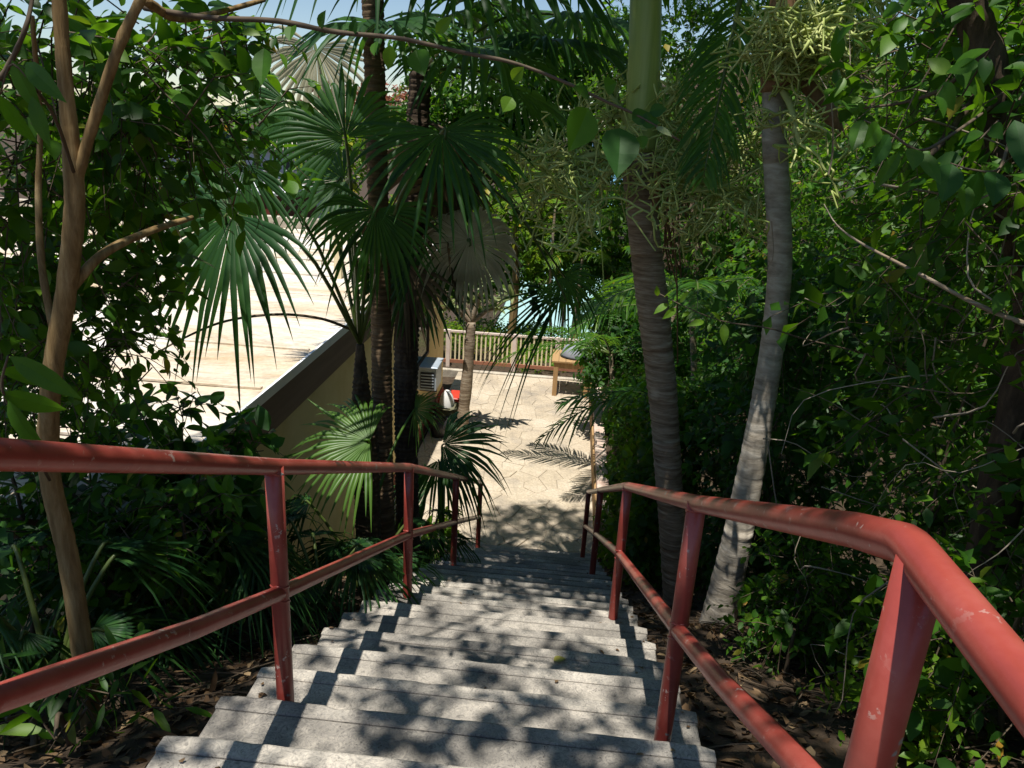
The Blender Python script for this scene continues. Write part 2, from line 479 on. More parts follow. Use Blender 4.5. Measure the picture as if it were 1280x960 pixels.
def crownshaft_mat():
    ma, t, b = new_mat('crownshaft_green'); n = noise(t, 1, 4, .6, coords(t, (30, 30, 1.2)))
    r = ramp(t, [(.3, (.24, .32, .07)), (.7, (.34, .41, .11))]); t.links.new(n.outputs[0], r.inputs[0])
    t.links.new(r.outputs[0], b.inputs['Base Color']); b.inputs['Roughness'].default_value = .45
    return ma
M['shaft'] = crownshaft_mat()

def concrete(name, base, dark, scale=1.0, rough=.9, swirl=True):
    ma, t, b = new_mat(name); c = coords(t)
    n1 = noise(t, 2.2 * scale, 6, .65, c); n2 = noise(t, (34 if swirl else 70) * scale, 5, .62, c, 3.2 if swirl else .2)
    r1 = ramp(t, [(.36, tuple(q * .72 for q in dark)), (.46, dark), (.60, base)]); t.links.new(n1.outputs[0], r1.inputs[0])
    r2 = ramp(t, [(.33, (.42, .42, .43)), (.45, (.85, .85, .85)), (.55, (1.05, 1.04, 1.02)), (.66, (1.3, 1.28, 1.22))]); t.links.new(n2.outputs[0], r2.inputs[0])
    col = mix(t, r1.outputs[0], r2.outputs[0], .8, 'MULTIPLY')
    vo = t.nodes.new("ShaderNodeTexVoronoi"); vo.inputs['Scale'].default_value = 55 * scale; t.links.new(c, vo.inputs['Vector'])
    pit = ramp(t, [(.10, (.25, .24, .23)), (.2, (1, 1, 1))]); t.links.new(vo.outputs['Distance'], pit.inputs[0])
    n3 = noise(t, 9 * scale, 3, .6, c); sel = ramp(t, [(.52, (0, 0, 0)), (.6, (1, 1, 1))]); t.links.new(n3.outputs[0], sel.inputs[0])
    pits = mix(t, (1, 1, 1), pit.outputs[0], sel.outputs[0])
    col = mix(t, col, pits, .9, 'MULTIPLY')
    t.links.new(col, b.inputs['Base Color']); b.inputs['Roughness'].default_value = rough
    b.inputs['Specular IOR Level'].default_value = .25
    bump(t, b, n2.outputs[0], .55, .006); return ma
M['step'] = concrete('stair_concrete', (.41, .375, .325), (.25, .232, .205))
M['nosing'] = concrete('nosing_concrete', (.44, .405, .35), (.28, .26, .23))
M['mortar'] = concrete('joint_mortar', (.43, .37, .29), (.34, .29, .22), 1, .95, False)
M['kerb'] = concrete('kerb_concrete', (.52, .48, .40), (.38, .34, .28), 1, .95, False)

def flagstone_mat():
    ma, t, b = new_mat('flagstone'); c = coords(t)
    oi = t.nodes.new("ShaderNodeObjectInfo")
    r0 = ramp(t, [(0, (.42, .365, .29)), (.5, (.44, .385, .31)), (1, (.46, .405, .33))]); t.links.new(oi.outputs['Random'], r0.inputs[0])
    n = noise(t, 1.1, 8, .75, coords_world(t)); r = ramp(t, [(.3, (.55, .55, .57)), (.5, (1, .96, .88)), (.7, (1.2, 1.2, 1.18))]); t.links.new(n.outputs[0], r.inputs[0])
    n2 = noise(t, 26, 6, .7, c, 1.0); r2 = ramp(t, [(.3, (.6, .58, .56)), (.5, (.95, .95, .95)), (.65, (1.2, 1.2, 1.2))]); t.links.new(n2.outputs[0], r2.inputs[0])
    col = mix(t, mix(t, r0.outputs[0], r.outputs[0], .9, 'MULTIPLY'), r2.outputs[0], .8, 'MULTIPLY')
    t.links.new(col, b.inputs['Base Color']); b.inputs['Roughness'].default_value = .85
    b.inputs['Specular IOR Level'].default_value = .25
    bump(t, b, n2.outputs[0], .4, .008); return ma
M['flag'] = flagstone_mat()

def red_paint():
    ma, t, b = new_mat('faded_red_paint'); c = coords(t)
    n1 = noise(t, 3.5, 6, .65, c); r1 = ramp(t, [(.32, (.20, .034, .025)), (.52, (.29, .050, .037)), (.72, (.38, .095, .073))]); t.links.new(n1.outputs[0], r1.inputs[0])
    n2 = noise(t, 34, 5, .65, c); ch = ramp(t, [(.62, (0, 0, 0)), (.64, (1, 1, 1))]); t.links.new(n2.outputs[0], ch.inputs[0])
    n3 = noise(t, 5, 2, .5, c); m3 = ramp(t, [(.44, (0, 0, 0)), (.6, (1, 1, 1))]); t.links.new(n3.outputs[0], m3.inputs[0])
    mu = t.nodes.new("ShaderNodeMath"); mu.operation = 'MULTIPLY'
    t.links.new(ch.outputs[0], mu.inputs[0]); t.links.new(m3.outputs[0], mu.inputs[1])
    col = mix(t, r1.outputs[0], (.42, .30, .26), mu.outputs[0])
    n4 = noise(t, 9, 3, .6, c); ch4 = ramp(t, [(.675, (0, 0, 0)), (.685, (1, 1, 1))]); t.links.new(n4.outputs[0], ch4.inputs[0])
    col = mix(t, col, (.20, .19, .18), ch4.outputs[0])
    t.links.new(col, b.inputs['Base Color']); b.inputs['Roughness'].default_value = .33
    b.inputs['Specular IOR Level'].default_value = .5
    n5 = noise(t, 60, 4, .6, c)
    ad = mix(t, n5.outputs[0], mu.outputs[0], .5); bump(t, b, ad, .22, .004); return ma
M['paint'] = red_paint()

def simple(name, c1, c2, scale=6, rough=.8, bs=.2, stretch=(1, 1, 1), spec=.3, metal=0, bd=.005):
    ma, t, b = new_mat(name); n = noise(t, scale, 6, .65, coords(t, stretch))
    r = ramp(t, [(.3, c1), (.7, c2)]); t.links.new(n.outputs[0], r.inputs[0]); t.links.new(r.outputs[0], b.inputs['Base Color'])
    b.inputs['Roughness'].default_value = rough; b.inputs['Specular IOR Level'].default_value = spec; b.inputs['Metallic'].default_value = metal
    bump(t, b, n.outputs[0], bs, bd); return ma
M['soil'] = simple('soil', (.028, .019, .012), (.085, .058, .036), 9, .95, .8, bd=.04)
M['wall'] = simple('yellow_stucco', (.70, .52, .23), (.80, .63, .33), 2.0, .9, .3)
M['fascia'] = simple('brown_fascia', (.085, .048, .036), (.15, .09, .065), 3, .7, .2, (1, .2, 4))
M['roof_old'] = simple('weathered_white_roof', (.40, .32, .22), (.62, .59, .54), .55, .85, .12, (1, 2.2, 1))
M['roof_edge'] = simple('white_metal_edge', (.66, .68, .70), (.8, .8, .8), 3, .5, .05)
M['skirt'] = simple('red_brown_skirting', (.22, .07, .045), (.30, .11, .07), 4, .8)
M['wood'] = simple('weathered_wood', (.30, .18, .08), (.44, .28, .13), 3, .8, .4, (14, 14, 1.5))
M['wood_red'] = simple('red_brown_wood', (.22, .085, .05), (.33, .15, .09), 3, .8, .3, (2, 14, 14))
M['picket'] = simple('cream_painted_wood', (.62, .52, .32), (.76, .67, .45), 4, .75, .2, (12, 12, 1.5))
M['picket_rail'] = simple('pale_pink_rail', (.58, .46, .40), (.70, .60, .54), 4, .75, .2)
M['metal'] = simple('grey_blue_metal', (.30, .36, .42), (.46, .52, .58), 5, .45, .05, metal=.2)
M['silver'] = simple('silver_cover', (.20, .22, .26), (.32, .34, .38), 3, .5, .05)
M['black'] = simple('black_plastic', (.012, .013, .014), (.03, .03, .032), 8, .5, .05)
M['olive'] = simple('olive_plastic', (.09, .09, .05), (.14, .13, .07), 8, .6, .05)
M['red'] = simple('red_plastic', (.50, .035, .02), (.60, .06, .035), 4, .45, .03)
M['white'] = simple('white_plastic', (.62, .62, .60), (.76, .76, .74), 5, .5, .03)
M['grey_wall'] = simple('pale_grey_wall', (.48, .49, .53), (.58, .59, .63), 1, .9, .1)
M['dark_red'] = simple('dark_red_board', (.14, .028, .02), (.20, .05, .03), 3, .8, .1)
M['low_wall'] = simple('flaking_pink_wall', (.40, .26, .20), (.62, .52, .44), 5, .9, .4)
M['glass'] = simple('dark_window_glass', (.03, .045, .05), (.05, .07, .08), 1, .08, 0, spec=.6)
M['hill'] = simple('far_green_hill', (.04, .07, .03), (.08, .11, .05), .02, .95, 0)
M['brown_sheath'] = simple('dry_brown_sheath', (.14, .075, .035), (.26, .15, .075), 3, .7, .3, (14, 14, 1))

def roof_mat():
    ma, t, b = new_mat('weathered_white_roof'); c = coords(t)
    n1 = noise(t, .35, 6, .7, coords(t, (1, 2.4, 1)), .8); r1 = ramp(t, [(.36, (.50, .385, .25)), (.5, (.60, .53, .43)), (.62, (.68, .66, .62))]); t.links.new(n1.outputs[0], r1.inputs[0])
    n2 = noise(t, 2.2, 8, .72, coords(t, (1, 3.5, 1)), 1.2); r2 = ramp(t, [(.3, (.58, .56, .54)), (.48, (.95, .94, .92)), (.65, (1.08, 1.08, 1.08))]); t.links.new(n2.outputs[0], r2.inputs[0])
    n3 = noise(t, 24, 5, .7, c); r3 = ramp(t, [(.3, (.8, .78, .76)), (.6, (1.05, 1.05, 1.05))]); t.links.new(n3.outputs[0], r3.inputs[0])
    col = mix(t, mix(t, r1.outputs[0], r2.outputs[0], .9, 'MULTIPLY'), r3.outputs[0], .9, 'MULTIPLY')
    t.links.new(col, b.inputs['Base Color']); b.inputs['Roughness'].default_value = .8
    bump(t, b, n2.outputs[0], .4, .03); return ma
M['roof'] = roof_mat()

def water_mat():
    ma, t, b = new_mat('lagoon_water'); c = coords(t)
    sx = t.nodes.new("ShaderNodeSeparateXYZ"); t.links.new(c, sx.inputs[0])
    mr = t.nodes.new("ShaderNodeMapRange"); mr.inputs[1].default_value = 30; mr.inputs[2].default_value = 420
    t.links.new(sx.outputs[1], mr.inputs[0])
    r = ramp(t, [(0, (.40, .60, .56)), (.25, (.28, .54, .53)), (.6, (.03, .20, .34)), (1, (.012, .09, .22))]); t.links.new(mr.outputs[0], r.inputs[0])
    t.links.new(r.outputs[0], b.inputs['Base Color']); b.inputs['Roughness'].default_value = .25
    n = noise(t, 1.2, 4, .6, c); bump(t, b, n.outputs[0], .3, .1); return ma
M['water'] = water_mat()

# ------------------------------------------------------------------ terrain, sea
RUN = .366
Y0 = 1.76
NOSE = []                                    # (y of nosing, tread height)
for k in range(-2, 21):
    y = Y0 + RUN * k
    z = CZ - 1.79 - (.17 * k if k <= 7 else .17 * 7 + .185 * (k - 7))
    NOSE.append((y, z))
TOPZ = NOSE[0][1]
XL, XR = -1.11, .63

def stair_z(y):
    ys = np.array([-50] + [a for a, b in NOSE] + [NOSE[-1][0] + RUN, 60]); zs = np.array([TOPZ] + [b for a, b in NOSE] + [0, 0])
    return np.interp(y, ys, zs)

def ground_z(x, y):
    x = np.asarray(x, float); y = np.asarray(y, float)
    g = stair_z(y) - .15
    left = np.clip(XL - .05 - x, 0, None)
    g = g - .20 * np.minimum(left, 4) * np.clip((9.5 - y) / 2, 0, 1)
    right = np.clip(x - XR - .08, 0, None)
    g = g + np.where(right > 0, .05 * right + .10 * np.clip(right - 1.2, 0, None) ** 1.3, 0) * np.clip((19 - y) / 3, 0, 1)
    g = g + np.where((x > .8) & (y > 8.6) & (y < 18), .22, 0)
    inside = (x > XL - .02) & (x < XR + .02) & (y < 9.3)
    g = np.where(inside, g - .45, g)
    g = np.where((y > 9.25) & (x > -2.4) & (x < .66) & (y < 18.2), -.10, g)
    wob = .05 * np.sin(x * 3.1 + y * 1.7) * np.cos(y * 2.3 - x) + .03 * np.sin(x * 7.7) * np.sin(y * 6.1)
    g = g + np.where(inside | ((y > 9) & (x < .7)), 0, wob - .02)
    g = g - .15 * np.clip(y - 18.2, 0, 8)
    far = np.clip((y - 26) / 16, 0, 1.4)
    g = g - far * np.where(x < -5, 3.5, 9.5)
    hill = np.clip((y - 17.5) * .55, 0, 9) * np.clip((x - 1.0 - .05 * (y - 17)) / 2.0, 0, 1) * np.clip((90 - y) / 30, 0, 1)
    g = np.where((x > .9) & (y > 17), np.maximum(g, -.3) * (hill > .01) + g * (hill <= .01) + hill, g)
    return g

xs = np.concatenate([[-3000, -900, -300, -120, -60, -35, -20, -12, -8], np.arange(-6, -1.2, .2), [-1.16, XL + .0, XL + .06, -.6, 0, .4, XR - .06, XR, XR + .05], np.arange(.8, 6, .2), [7, 8, 10, 14, 20, 35, 60, 120, 300, 900, 3000]])
ys = np.concatenate([[-300, -60, -20, -8, -3, -1], np.arange(0, 20, .2), np.arange(20, 56, 2), [70, 120, 300, 1000, 4000]])
gx, gy = np.meshgrid(xs, ys)
gz = ground_z(gx, gy)
V = np.stack([gx, gy, gz], -1).reshape(-1, 3); nx = len(xs)
ii, jj = np.meshgrid(np.arange(len(ys) - 1), np.arange(nx - 1), indexing='ij'); ii = ii.ravel(); jj = jj.ravel()
F = np.stack([ii * nx + jj, ii * nx + jj + 1, (ii + 1) * nx + jj + 1, (ii + 1) * nx + jj], 1)
tag(add('ground', (V, [F]), M['soil']), 'dark soil hillside beside the stairs', kind='structure')
sea = add('sea', (np.array([(-4000, 36, -8.2), (4000, 36, -8.2), (4000, 6000, -8.2), (-4000, 6000, -8.2)], float), [np.array([(0, 1, 2, 3)])]), M['water'])
tag(sea, 'turquoise lagoon water beyond the fence', kind='structure')

hv = []; n = 60
hx = np.linspace(-1500, 700, n); hh = 4 + 14 * np.abs(np.sin(hx * .004 + 1)) + 6 * np.sin(hx * .013)
V = np.concatenate([np.stack([hx, np.full(n, 1500), np.full(n, -9)], 1), np.stack([hx, np.full(n, 1750), hh], 1), np.stack([hx, np.full(n, 2100), np.full(n, -9)], 1)])
i = np.arange(n - 1)
F = np.concatenate([np.stack([i, i + 1, n + i + 1, n + i], 1), np.stack([n + i, n + i + 1, 2 * n + i + 1, 2 * n + i], 1)])
tag(add('hills', (V, [F]), M['hill']), 'far hills across the water', kind='structure')

# ------------------------------------------------------------------ stairs
stairs = thing('staircase', (0, 0, 0), 'long flight of rough grey concrete steps leading down between red handrails', 'staircase')
for k, (y, z) in enumerate(NOSE):
    back = RUN + .03 if k else 2.8
    e = rng.normal(0, .006, 4)
    st = flat(add('step', box(XL + e[0], XR + e[1], y - back, y - .0725, z - .34, z + e[2] * .3, .006), M['step'], stairs))
    flat(add('nosing', worn_nosing(XL - .004 + e[0], XR + .004 + e[1], y, z + .003 + e[2] * .3), M['nosing'], st))

# ------------------------------------------------------------------ handrails
RAILPTS = [(2.19, -1.085), (4.27, -2.04), (6.45, -3.14), (8.62, -4.25)]
PR = .0275
def rail_z(y):
    a = np.array([.91] + [p[0] for p in RAILPTS]); b = np.array([-.475] + [p[1] for p in RAILPTS]) + CZ
    return float(np.interp(y, a, b))
def handrail(label, x, ys, topstart):
    t = thing('handrail', (x, ys[0], TOPZ), label, 'handrail')
    zt = rail_z(.91)
    top = [(x, -2.6, zt), (x, .62, zt), (x, .87, zt), (x, .89, zt - .0015), (x, .905, zt - .005), (x, .92, zt - .011), (x, .945, zt - .022), (x, 1.05, rail_z(1.05))]
    top += [(x, q, rail_z(q)) for q in (1.6, 2.19, 3.2, 4.1, 4.27, 4.45, 5.4, 6.3, 6.45, 6.6, 7.5, 8.62)]
    top[-1] = (x, 8.66, rail_z(8.62) - .01)
    add('top_rail', tube(np.array(top, float), PR, 20), M['paint'], t)
    mid = [(x, -2.6, zt - .47), (x, .95, zt - .47), (x, 1.05, rail_z(1.05) - .455)] + [(x, q, rail_z(q) - .475) for q in (1.6, 2.19, 3.2, 4.27, 5.4, 6.45, 7.5, 8.60)]
    add('middle_rail', tube(np.array(mid, float), PR * .98, 18), M['paint'], t)
    for y in ys:
        zb = TOPZ if y < NOSE[0][0] else min(b for a, b in NOSE if a - RUN - .02 <= y) if False else [b for a, b in NOSE if a >= y][0] if y <= NOSE[-1][0] else 0
        zr = rail_z(y)
        po = add('post', tube(np.array([(x, y, zb - .1), (x, y, zb + .02), (x, y, zr - .3), (x, y, zr)]), PR * 1.1, 18), M['paint'], t)
        a = np.linspace(0, 2 * math.pi, 21)
        for zz, rr in ((zr - PR * .95, PR * 1.09), (zr - .475 + PR, PR * 1.08), (zr - .475 - PR * 1.05, PR * 1.08)) if y > 1 else ():
            add('weld', tube(np.stack([x + rr * np.cos(a), y + rr * np.sin(a), zz + .003 * np.sin(a * 5 + y) - (.46 if y > 1 else 0) * rr * np.sin(a)], 1), .0042, 6, False), M['paint'], po)
    return t
handrail('red painted pipe handrail along the left edge of the stairs', -.90, [-1.1, .72, 2.17, 4.27, 6.40, 8.62], 0)
handrail('red painted pipe handrail on the right, bending level in the foreground', .46, [-1.1, .856, 2.2, 4.25, 6.55, 8.62], 0)

# ------------------------------------------------------------------ terrace of flagstones
DX0, DX1, DY0, DY1 = -2.45, .68, NOSE[-1][0] + .002, 17.15
terr = flat(add('terrace', box(DX0, DX1, DY0, DY1, -.30, -.014), M['mortar']))
tag(terr, 'sunlit beige flagstone terrace below the stairs', kind='structure')
def clip_poly(poly, a, n):
    out = []
    for i in range(len(poly)):
        p, q = poly[i], poly[(i + 1) % len(poly)]
        dp, dq = (p - a) @ n, (q - a) @ n
        if dp <= 0: out.append(p)
        if dp * dq < 0: out.append(p + (q - p) * dp / (dp - dq))
    return out
pr = np.random.default_rng(3)
seeds = []
while len(seeds) < 230:
    c = np.array([pr.uniform(DX0, DX1), pr.uniform(DY0, DY1)])
    dm = .18 + .22 * pr.random()
    if all(np.linalg.norm(c - s) > dm for s in seeds): seeds.append(c)
    elif pr.random() < .003: seeds.append(c)
seeds = np.array(seeds)
for i, s in enumerate(seeds):
    poly = [np.array(p) for p in ((DX0, DY0), (DX1, DY0), (DX1, DY1), (DX0, DY1))]
    for j in np.argsort(np.linalg.norm(seeds - s, axis=1))[1:16]:
        v = seeds[j] - s; L = np.linalg.norm(v); poly = clip_poly(poly, s + v / 2 - v / L * .003, v / L)
        if len(poly) < 3: break
    if len(poly) < 3: continue
    q = np.array(poly); c = q.mean(0); q = c + (q - c) * (1 + pr.normal(0, .012, (len(q), 1)))
    h = pr.normal(0, .0025); n = len(q); ins = c + (q - c) * .965
    V = np.concatenate([np.c_[q, np.full(n, -.03)], np.c_[q, np.full(n, -.007 + h)], np.c_[ins, np.full(n, h)], [[c[0], c[1], h]]])
    k = np.arange(n); k2 = (k + 1) % n
    o = link('flagstone', raw_mesh('flagstone', V - np.array([c[0], c[1], 0]), [np.concatenate([np.stack([k, k2, n + k2, n + k], 1), np.stack([n + k, n + k2, 2 * n + k2, 2 * n + k], 1)]), np.stack([2 * n + k, 2 * n + k2, np.full(n, 3 * n)], 1)]), M['flag'], terr)
    o.location = (c[0], c[1], 0); flat(o)
tag(flat(add('terrace_kerb', box(-6, 1.2, DY1 + .002, DY1 + .14, -.3, .035, .01), M['kerb'])), 'pale concrete kerb along the far edge of the terrace under the fence', 'kerb')
lw = thing('low_wall', (.76, 13, 0), 'low wall with flaking pink paint along the right side of the terrace', 'wall')
flat(add('wall_body', box(.69, .88, 9.6, 17.0, -.2, .40, .012), M['low_wall'], lw))
flat(add('timber_edge', box(.655, .687, 9.6, 17.0, .0, .34, .005), M['wood'], lw))

# ------------------------------------------------------------------ picket fence
FY = 17.42
fence = thing('picket_fence', (-1, FY, 0), 'cream picket fence with pinkish rails at the far end of the terrace', 'fence')
flat(add('rail', box(-5, .75, FY - .03, FY + .03, .90, .945), M['picket_rail'], fence))
flat(add('rail', box(-5, .75, FY - .025, FY + .025, .14, .22), M['wood_red'], fence))
for x in np.arange(-5, .7, .105):
    x = x + rng.normal(0, .004)
    flat(add('picket', box(x - .018, x + .018, FY - .014, FY + .014, .222, .898), M['picket'], fence))
for x in (-4.4, -2.75, -1.16, -.14, .74):
    flat(add('post', box(x - .045, x + .045, FY - .045 - .0, FY + .045, 0.035, .955), M['picket_rail'], fence))

# wooden stand with a rounded silver cover
st = thing('wooden_stand', (.25, 16.3, 0), 'weathered wooden stand with thick legs in front of the picket fence', 'stand')
for x, y in ((-.12, 16.0), (.56, 16.0), (-.12, 16.75), (.56, 16.75)):
    flat(add('leg', box(x - .05, x + .05, y - .05, y + .05, 0, .78, .006), M['wood'], st))
for k in range(6):
    flat(add('plank', box(-.22 + .155 * k, -.22 + .155 * k + .148, 15.92, 16.84, .782, .82, .004), M['wood'], st))
flat(add('apron', bar((-.08, 16.0, .70), (.52, 16.0, .70), .03, .12), M['wood'], st))
def dome(c, rx, ry, rz, n=24, mrows=8):
    V = []; 
    for i in range(mrows + 1):
        a = math.pi / 2 * i / mrows
        for j in range(n):
            b = 2 * math.pi * j / n; V.append((c[0] + rx * math.cos(a) * math.cos(b), c[1] + ry * math.cos(a) * math.sin(b), c[2] + rz * math.sin(a)))
    F = [(i * n + j, i * n + (j + 1) % n, (i + 1) * n + (j + 1) % n, (i + 1) * n + j) for i in range(mrows) for j in range(n)]
    return np.array(V), [np.array(F)]
bb = thing('rounded_cover', (.3, 16.35, .82), 'rounded silver grey metal cover resting on the wooden stand', 'cover')
add('shell', dome((.33, 16.38, .86), .36, .30, .30), M['silver'], bb)
add('rim', tube(np.array([(.33 + .365 * math.cos(a), 16.38 + .305 * math.sin(a), .845) for a in np.linspace(0, 2 * math.pi, 33)]), .022, 8), M['black'], bb)

# ------------------------------------------------------------------ house on the left
HX = -2.47; RZ = CZ - 2.17
house = thing('house', (-6, 9.5, 0), 'yellow stucco house with flat white roof and brown fascia left of the stairs', 'house')
flat(add('wall', box(-13, HX - .06, 3.9, 15.35, -.3, RZ - .30), M['wall'], house))
flat(add('fascia', box(HX - .02, HX + .04, 3.55, 15.6, RZ - .41, RZ - .02), M['fascia'], house))
flat(add('fascia', box(-13.2, HX - .022, 3.55, 3.61, RZ - .41, RZ - .02), M['fascia'], house))
flat(add('soffit', box(-13.1, HX - .024, 3.62, 15.55, RZ - .295, RZ - .25), M['fascia'], house))
n = 40
gx, gy = np.meshgrid(np.linspace(-13.2, HX + .06, n), np.linspace(3.5, 15.65, n)); gz = RZ + .012 * np.sin(gx * 1.3) * np.sin(gy * .9) - .01
V = np.stack([gx, gy, gz], -1).reshape(-1, 3); ii, jj = np.meshgrid(np.arange(n - 1), np.arange(n - 1), indexing='ij'); ii = ii.ravel(); jj = jj.ravel()
add('roof', (V, [np.stack([ii * n + jj, ii * n + jj + 1, (ii + 1) * n + jj + 1, (ii + 1) * n + jj], 1)]), M['roof'], house)
for k in range(9):
    yy = 4.6 + 1.2 * k + rng.normal(0, .05); flat(add('roof_seam', box(-13, HX - .02, yy, yy + .05, RZ - .01, RZ + .008), M['roof'], house))
flat(add('edge_flashing', box(HX + .042, HX + .065, 3.5, 15.65, RZ - .07, RZ + .02), M['roof_edge'], house))
flat(add('parapet', box(-13.2, HX - .5, 15.4, 15.62, RZ - .02, RZ + .20, .01), M['kerb'], house))
flat(add('roof_vent', box(-3.36, -3.26, 10.6, 10.7, RZ - .02, RZ + .62, .008), M['picket'], house))
flat(add('skirting', box(HX - .058, HX - .035, 3.9, 15.35, -.02, .24), M['skirt'], house))
w = add('window', box(HX - .065, HX - .045, 12.3, 13.45, 1.56, 2.3), M['glass'], house); flat(w)
for a, b in (((12.25, 12.3), (1.51, 2.35)), ((13.45, 13.5), (1.51, 2.35)), ((12.3, 13.45), (2.3, 2.35)), ((12.3, 13.45), (1.51, 1.56))):
    flat(add('window_frame', box(HX - .07, HX - .02, a[0], a[1], b[0], b[1]), M['fascia'], w))
ac = thing('air_conditioner', (HX + .1, 12.9, 1.2), 'grey blue metal air conditioner box mounted on the yellow wall', 'air conditioner')
flat(add('case', box(HX - .055, HX + .28, 12.6, 13.15, 1.08, 1.50, .012), M['metal'], ac))
flat(add('grille', box(HX + .0, HX + .25, 12.585, 12.597, 1.12, 1.42), M['black'], ac))
for k in range(5): flat(add('slat', box(HX + .01, HX + .24, 12.572, 12.584, 1.15 + .055 * k, 1.17 + .055 * k), M['metal'], ac))
flat(add('lid', box(HX - .05, HX + .31, 12.55, 13.19, 1.502, 1.53, .008), M['metal'], ac))
flat(add('bracket', box(HX - .055, HX + .25, 12.85, 12.89, .98, 1.075), M['black'], ac))

# things by the wall
def bucket(t, c, r0, r1, h, mat, name='body', sides=20):
    prof = [(0, 0.0), (r0, 0.0), (r1, h), (r1 - .015, h), (r0 - .015, .03), (0, .03)]
    V = []; F = []
    for r, z in prof:
        for j in range(sides):
            a = 2 * math.pi * j / sides; V.append((c[0] + r * math.cos(a), c[1] + r * math.sin(a), c[2] + z))
    for i in range(len(prof) - 1):
        for j in range(sides): F.append((i * sides + j, i * sides + (j + 1) % sides, (i + 1) * sides + (j + 1) % sides, (i + 1) * sides + j))
    return add(name, (np.array(V), [np.array(F)]), mat, t)
t = thing('red_bin', (-2.1, 14.35, 0), 'bright red plastic bin standing against the yellow wall', 'bin')
flat(add('body', box(-2.40, -1.88, 14.1, 14.55, 0, .40, .03), M['red'], t)); flat(add('lid', box(-2.42, -1.86, 14.07, 14.58, .402, .44, .02), M['red'], t))
t = thing('white_bucket', (-2.17, 13.75, .42), 'upturned white bucket on the olive tub by the yellow wall', 'bucket')
add('body', dome((-2.17, 13.75, .40), .15, .15, .32, 20, 8), M['white'], t)
t = thing('olive_tub', (-2.12, 13.75, 0), 'olive green plastic tub between the red bin and black pots', 'tub')
bucket(t, (-2.12, 13.75, 0), .20, .25, .39, M['olive']); add('rim', tube(np.array([(-2.12 + .25 * math.cos(a), 13.75 + .25 * math.sin(a), .39) for a in np.linspace(0, 2 * math.pi, 25)]), .014, 6), M['olive'], t)
for (x, y, h, lb) in ((-2.22, 13.15, .34, 'black plastic plant pot nearest the stairs by the yellow wall'), (-1.98, 13.35, .28, 'shorter black plastic plant pot beside the olive tub')):
    t = thing('plant_pot', (x, y, 0), lb, 'pot', 'pots beside the yellow wall')
    bucket(t, (x, y, 0), .13, .18, h, M['black']); add('soil_top', tube(np.array([(x, y, h - .05), (x, y, h - .03)]), .165, 16), M['soil'], t)

# ------------------------------------------------------------------ buildings far beyond the roof
fh = thing('far_house', (-13, 38, 0), 'pale grey house with small square windows far beyond the white roof', 'house')
hx0 = P(290, 200, 36)[0]; hx1 = P(372, 200, 36)[0]; hz0 = P(330, 245, 36)[2]; hz1 = P(330, 186, 36)[2]
flat(add('wall', box(hx0 - 4, hx1, 36, 42, -8, hz1), M['grey_wall'], fh))
flat(add('roof', box(hx0 - 4.3, hx1 + .3, 35.7, 42.3, hz1, hz1 + .18), M['roof'], fh))
for px in (322, 335, 344, 362):
    x = P(px, 206, 36)[0]; zc = P(px, 207, 36)[2]
    w = flat(add('window', box(x - .16, x + .16, 35.93, 35.985, zc - .2, zc + .2), M['glass'], fh))
    flat(add('sill', box(x - .2, x + .2, 35.9, 35.99, zc - .26, zc - .21), M['white'], w))
    flat(add('lintel', box(x - .2, x + .2, 35.9, 35.99, zc + .21, zc + .25), M['white'], w))
sh = thing('shed', (-7.6, 20, 0), 'dark red boarded shed just behind the white roof parapet', 'shed')
x1 = P(349, 255, 20)[0]; zt = P(340, 244, 20)[2]; 
flat(add('wall', box(x1 - 4, x1, 20, 23, -3, zt), M['dark_red'], sh)); flat(add('roof', box(x1 - 4.1, x1 + .1, 19.9, 23.1, zt, zt + .06), M['roof_edge'], sh))
th = thing('terrace_house', (-7, 26, 0), 'white walled house with glazed front beyond the shed', 'house')
xa = P(352, 255, 26)[0]; xb = P(400, 255, 26)[0]; za = P(375, 232, 26)[2]
flat(add('wall', box(xa, xb, 26, 30, -6, za), M['white'], th)); flat(add('roof', box(xa - .3, xb + .3, 25.7, 30.3, za, za + .12), M['kerb'], th))
for px in (366, 384):
    x = P(px, 250, 26)[0]; w = flat(add('window', box(x - .22, x + .22, 25.93, 25.985, za - .9, za - .25), M['glass'], th)); flat(add('frame', box(x - .26, x + .26, 25.9, 25.99, za - .96, za - .905), M['white'], w))
# ------------------------------------------------------------------ vegetation helpers
def stem(t, name, pts, r0, r1, mat, sides=10, n=26, rough=.05):
    p = spline(pts, n); r = np.linspace(r0, r1, n) * (1 + rng.normal(0, rough, n))
    return add(name, tube(p, r, sides), mat, t)

def pxline(pts):                              # [(px, py, y), ...]
    return [P(*q) for q in pts]

def leafy(t, lobes, n, L, W, mat, length=.4, nleaf=9, droop=.35, detail=1, lo=.35, cut=None, part='crown', spread=1.0, stemr=.004, twigmat='twig'):
    p, d = in_lobes(lobes, n, lo, cut)
    ln = length * (.6 + .8 * rng.random(len(p)))
    lf, sm = twigs(p - d * ln[:, None] * .6, d, ln, nleaf, L, W, droop, detail, spread, stemr)
    o = add(part, lf, mat, t); o['kind'] = 'stuff'
    s = add('twigs', sm, M[twigmat], o); s['kind'] = 'stuff'
    return o

def above_ground(p): return p[:, 2] > ground_z(p[:, 0], p[:, 1]) + .02
def no_stairs(p):
    """keep the walking line of the stairs and the terrace clear"""
    sz = stair_z(p[:, 1])
    return above_ground(p) & ~((p[:, 0] > -1.0) & (p[:, 0] < .55) & (p[:, 2] < sz + 2.6) & (p[:, 1] < 17))

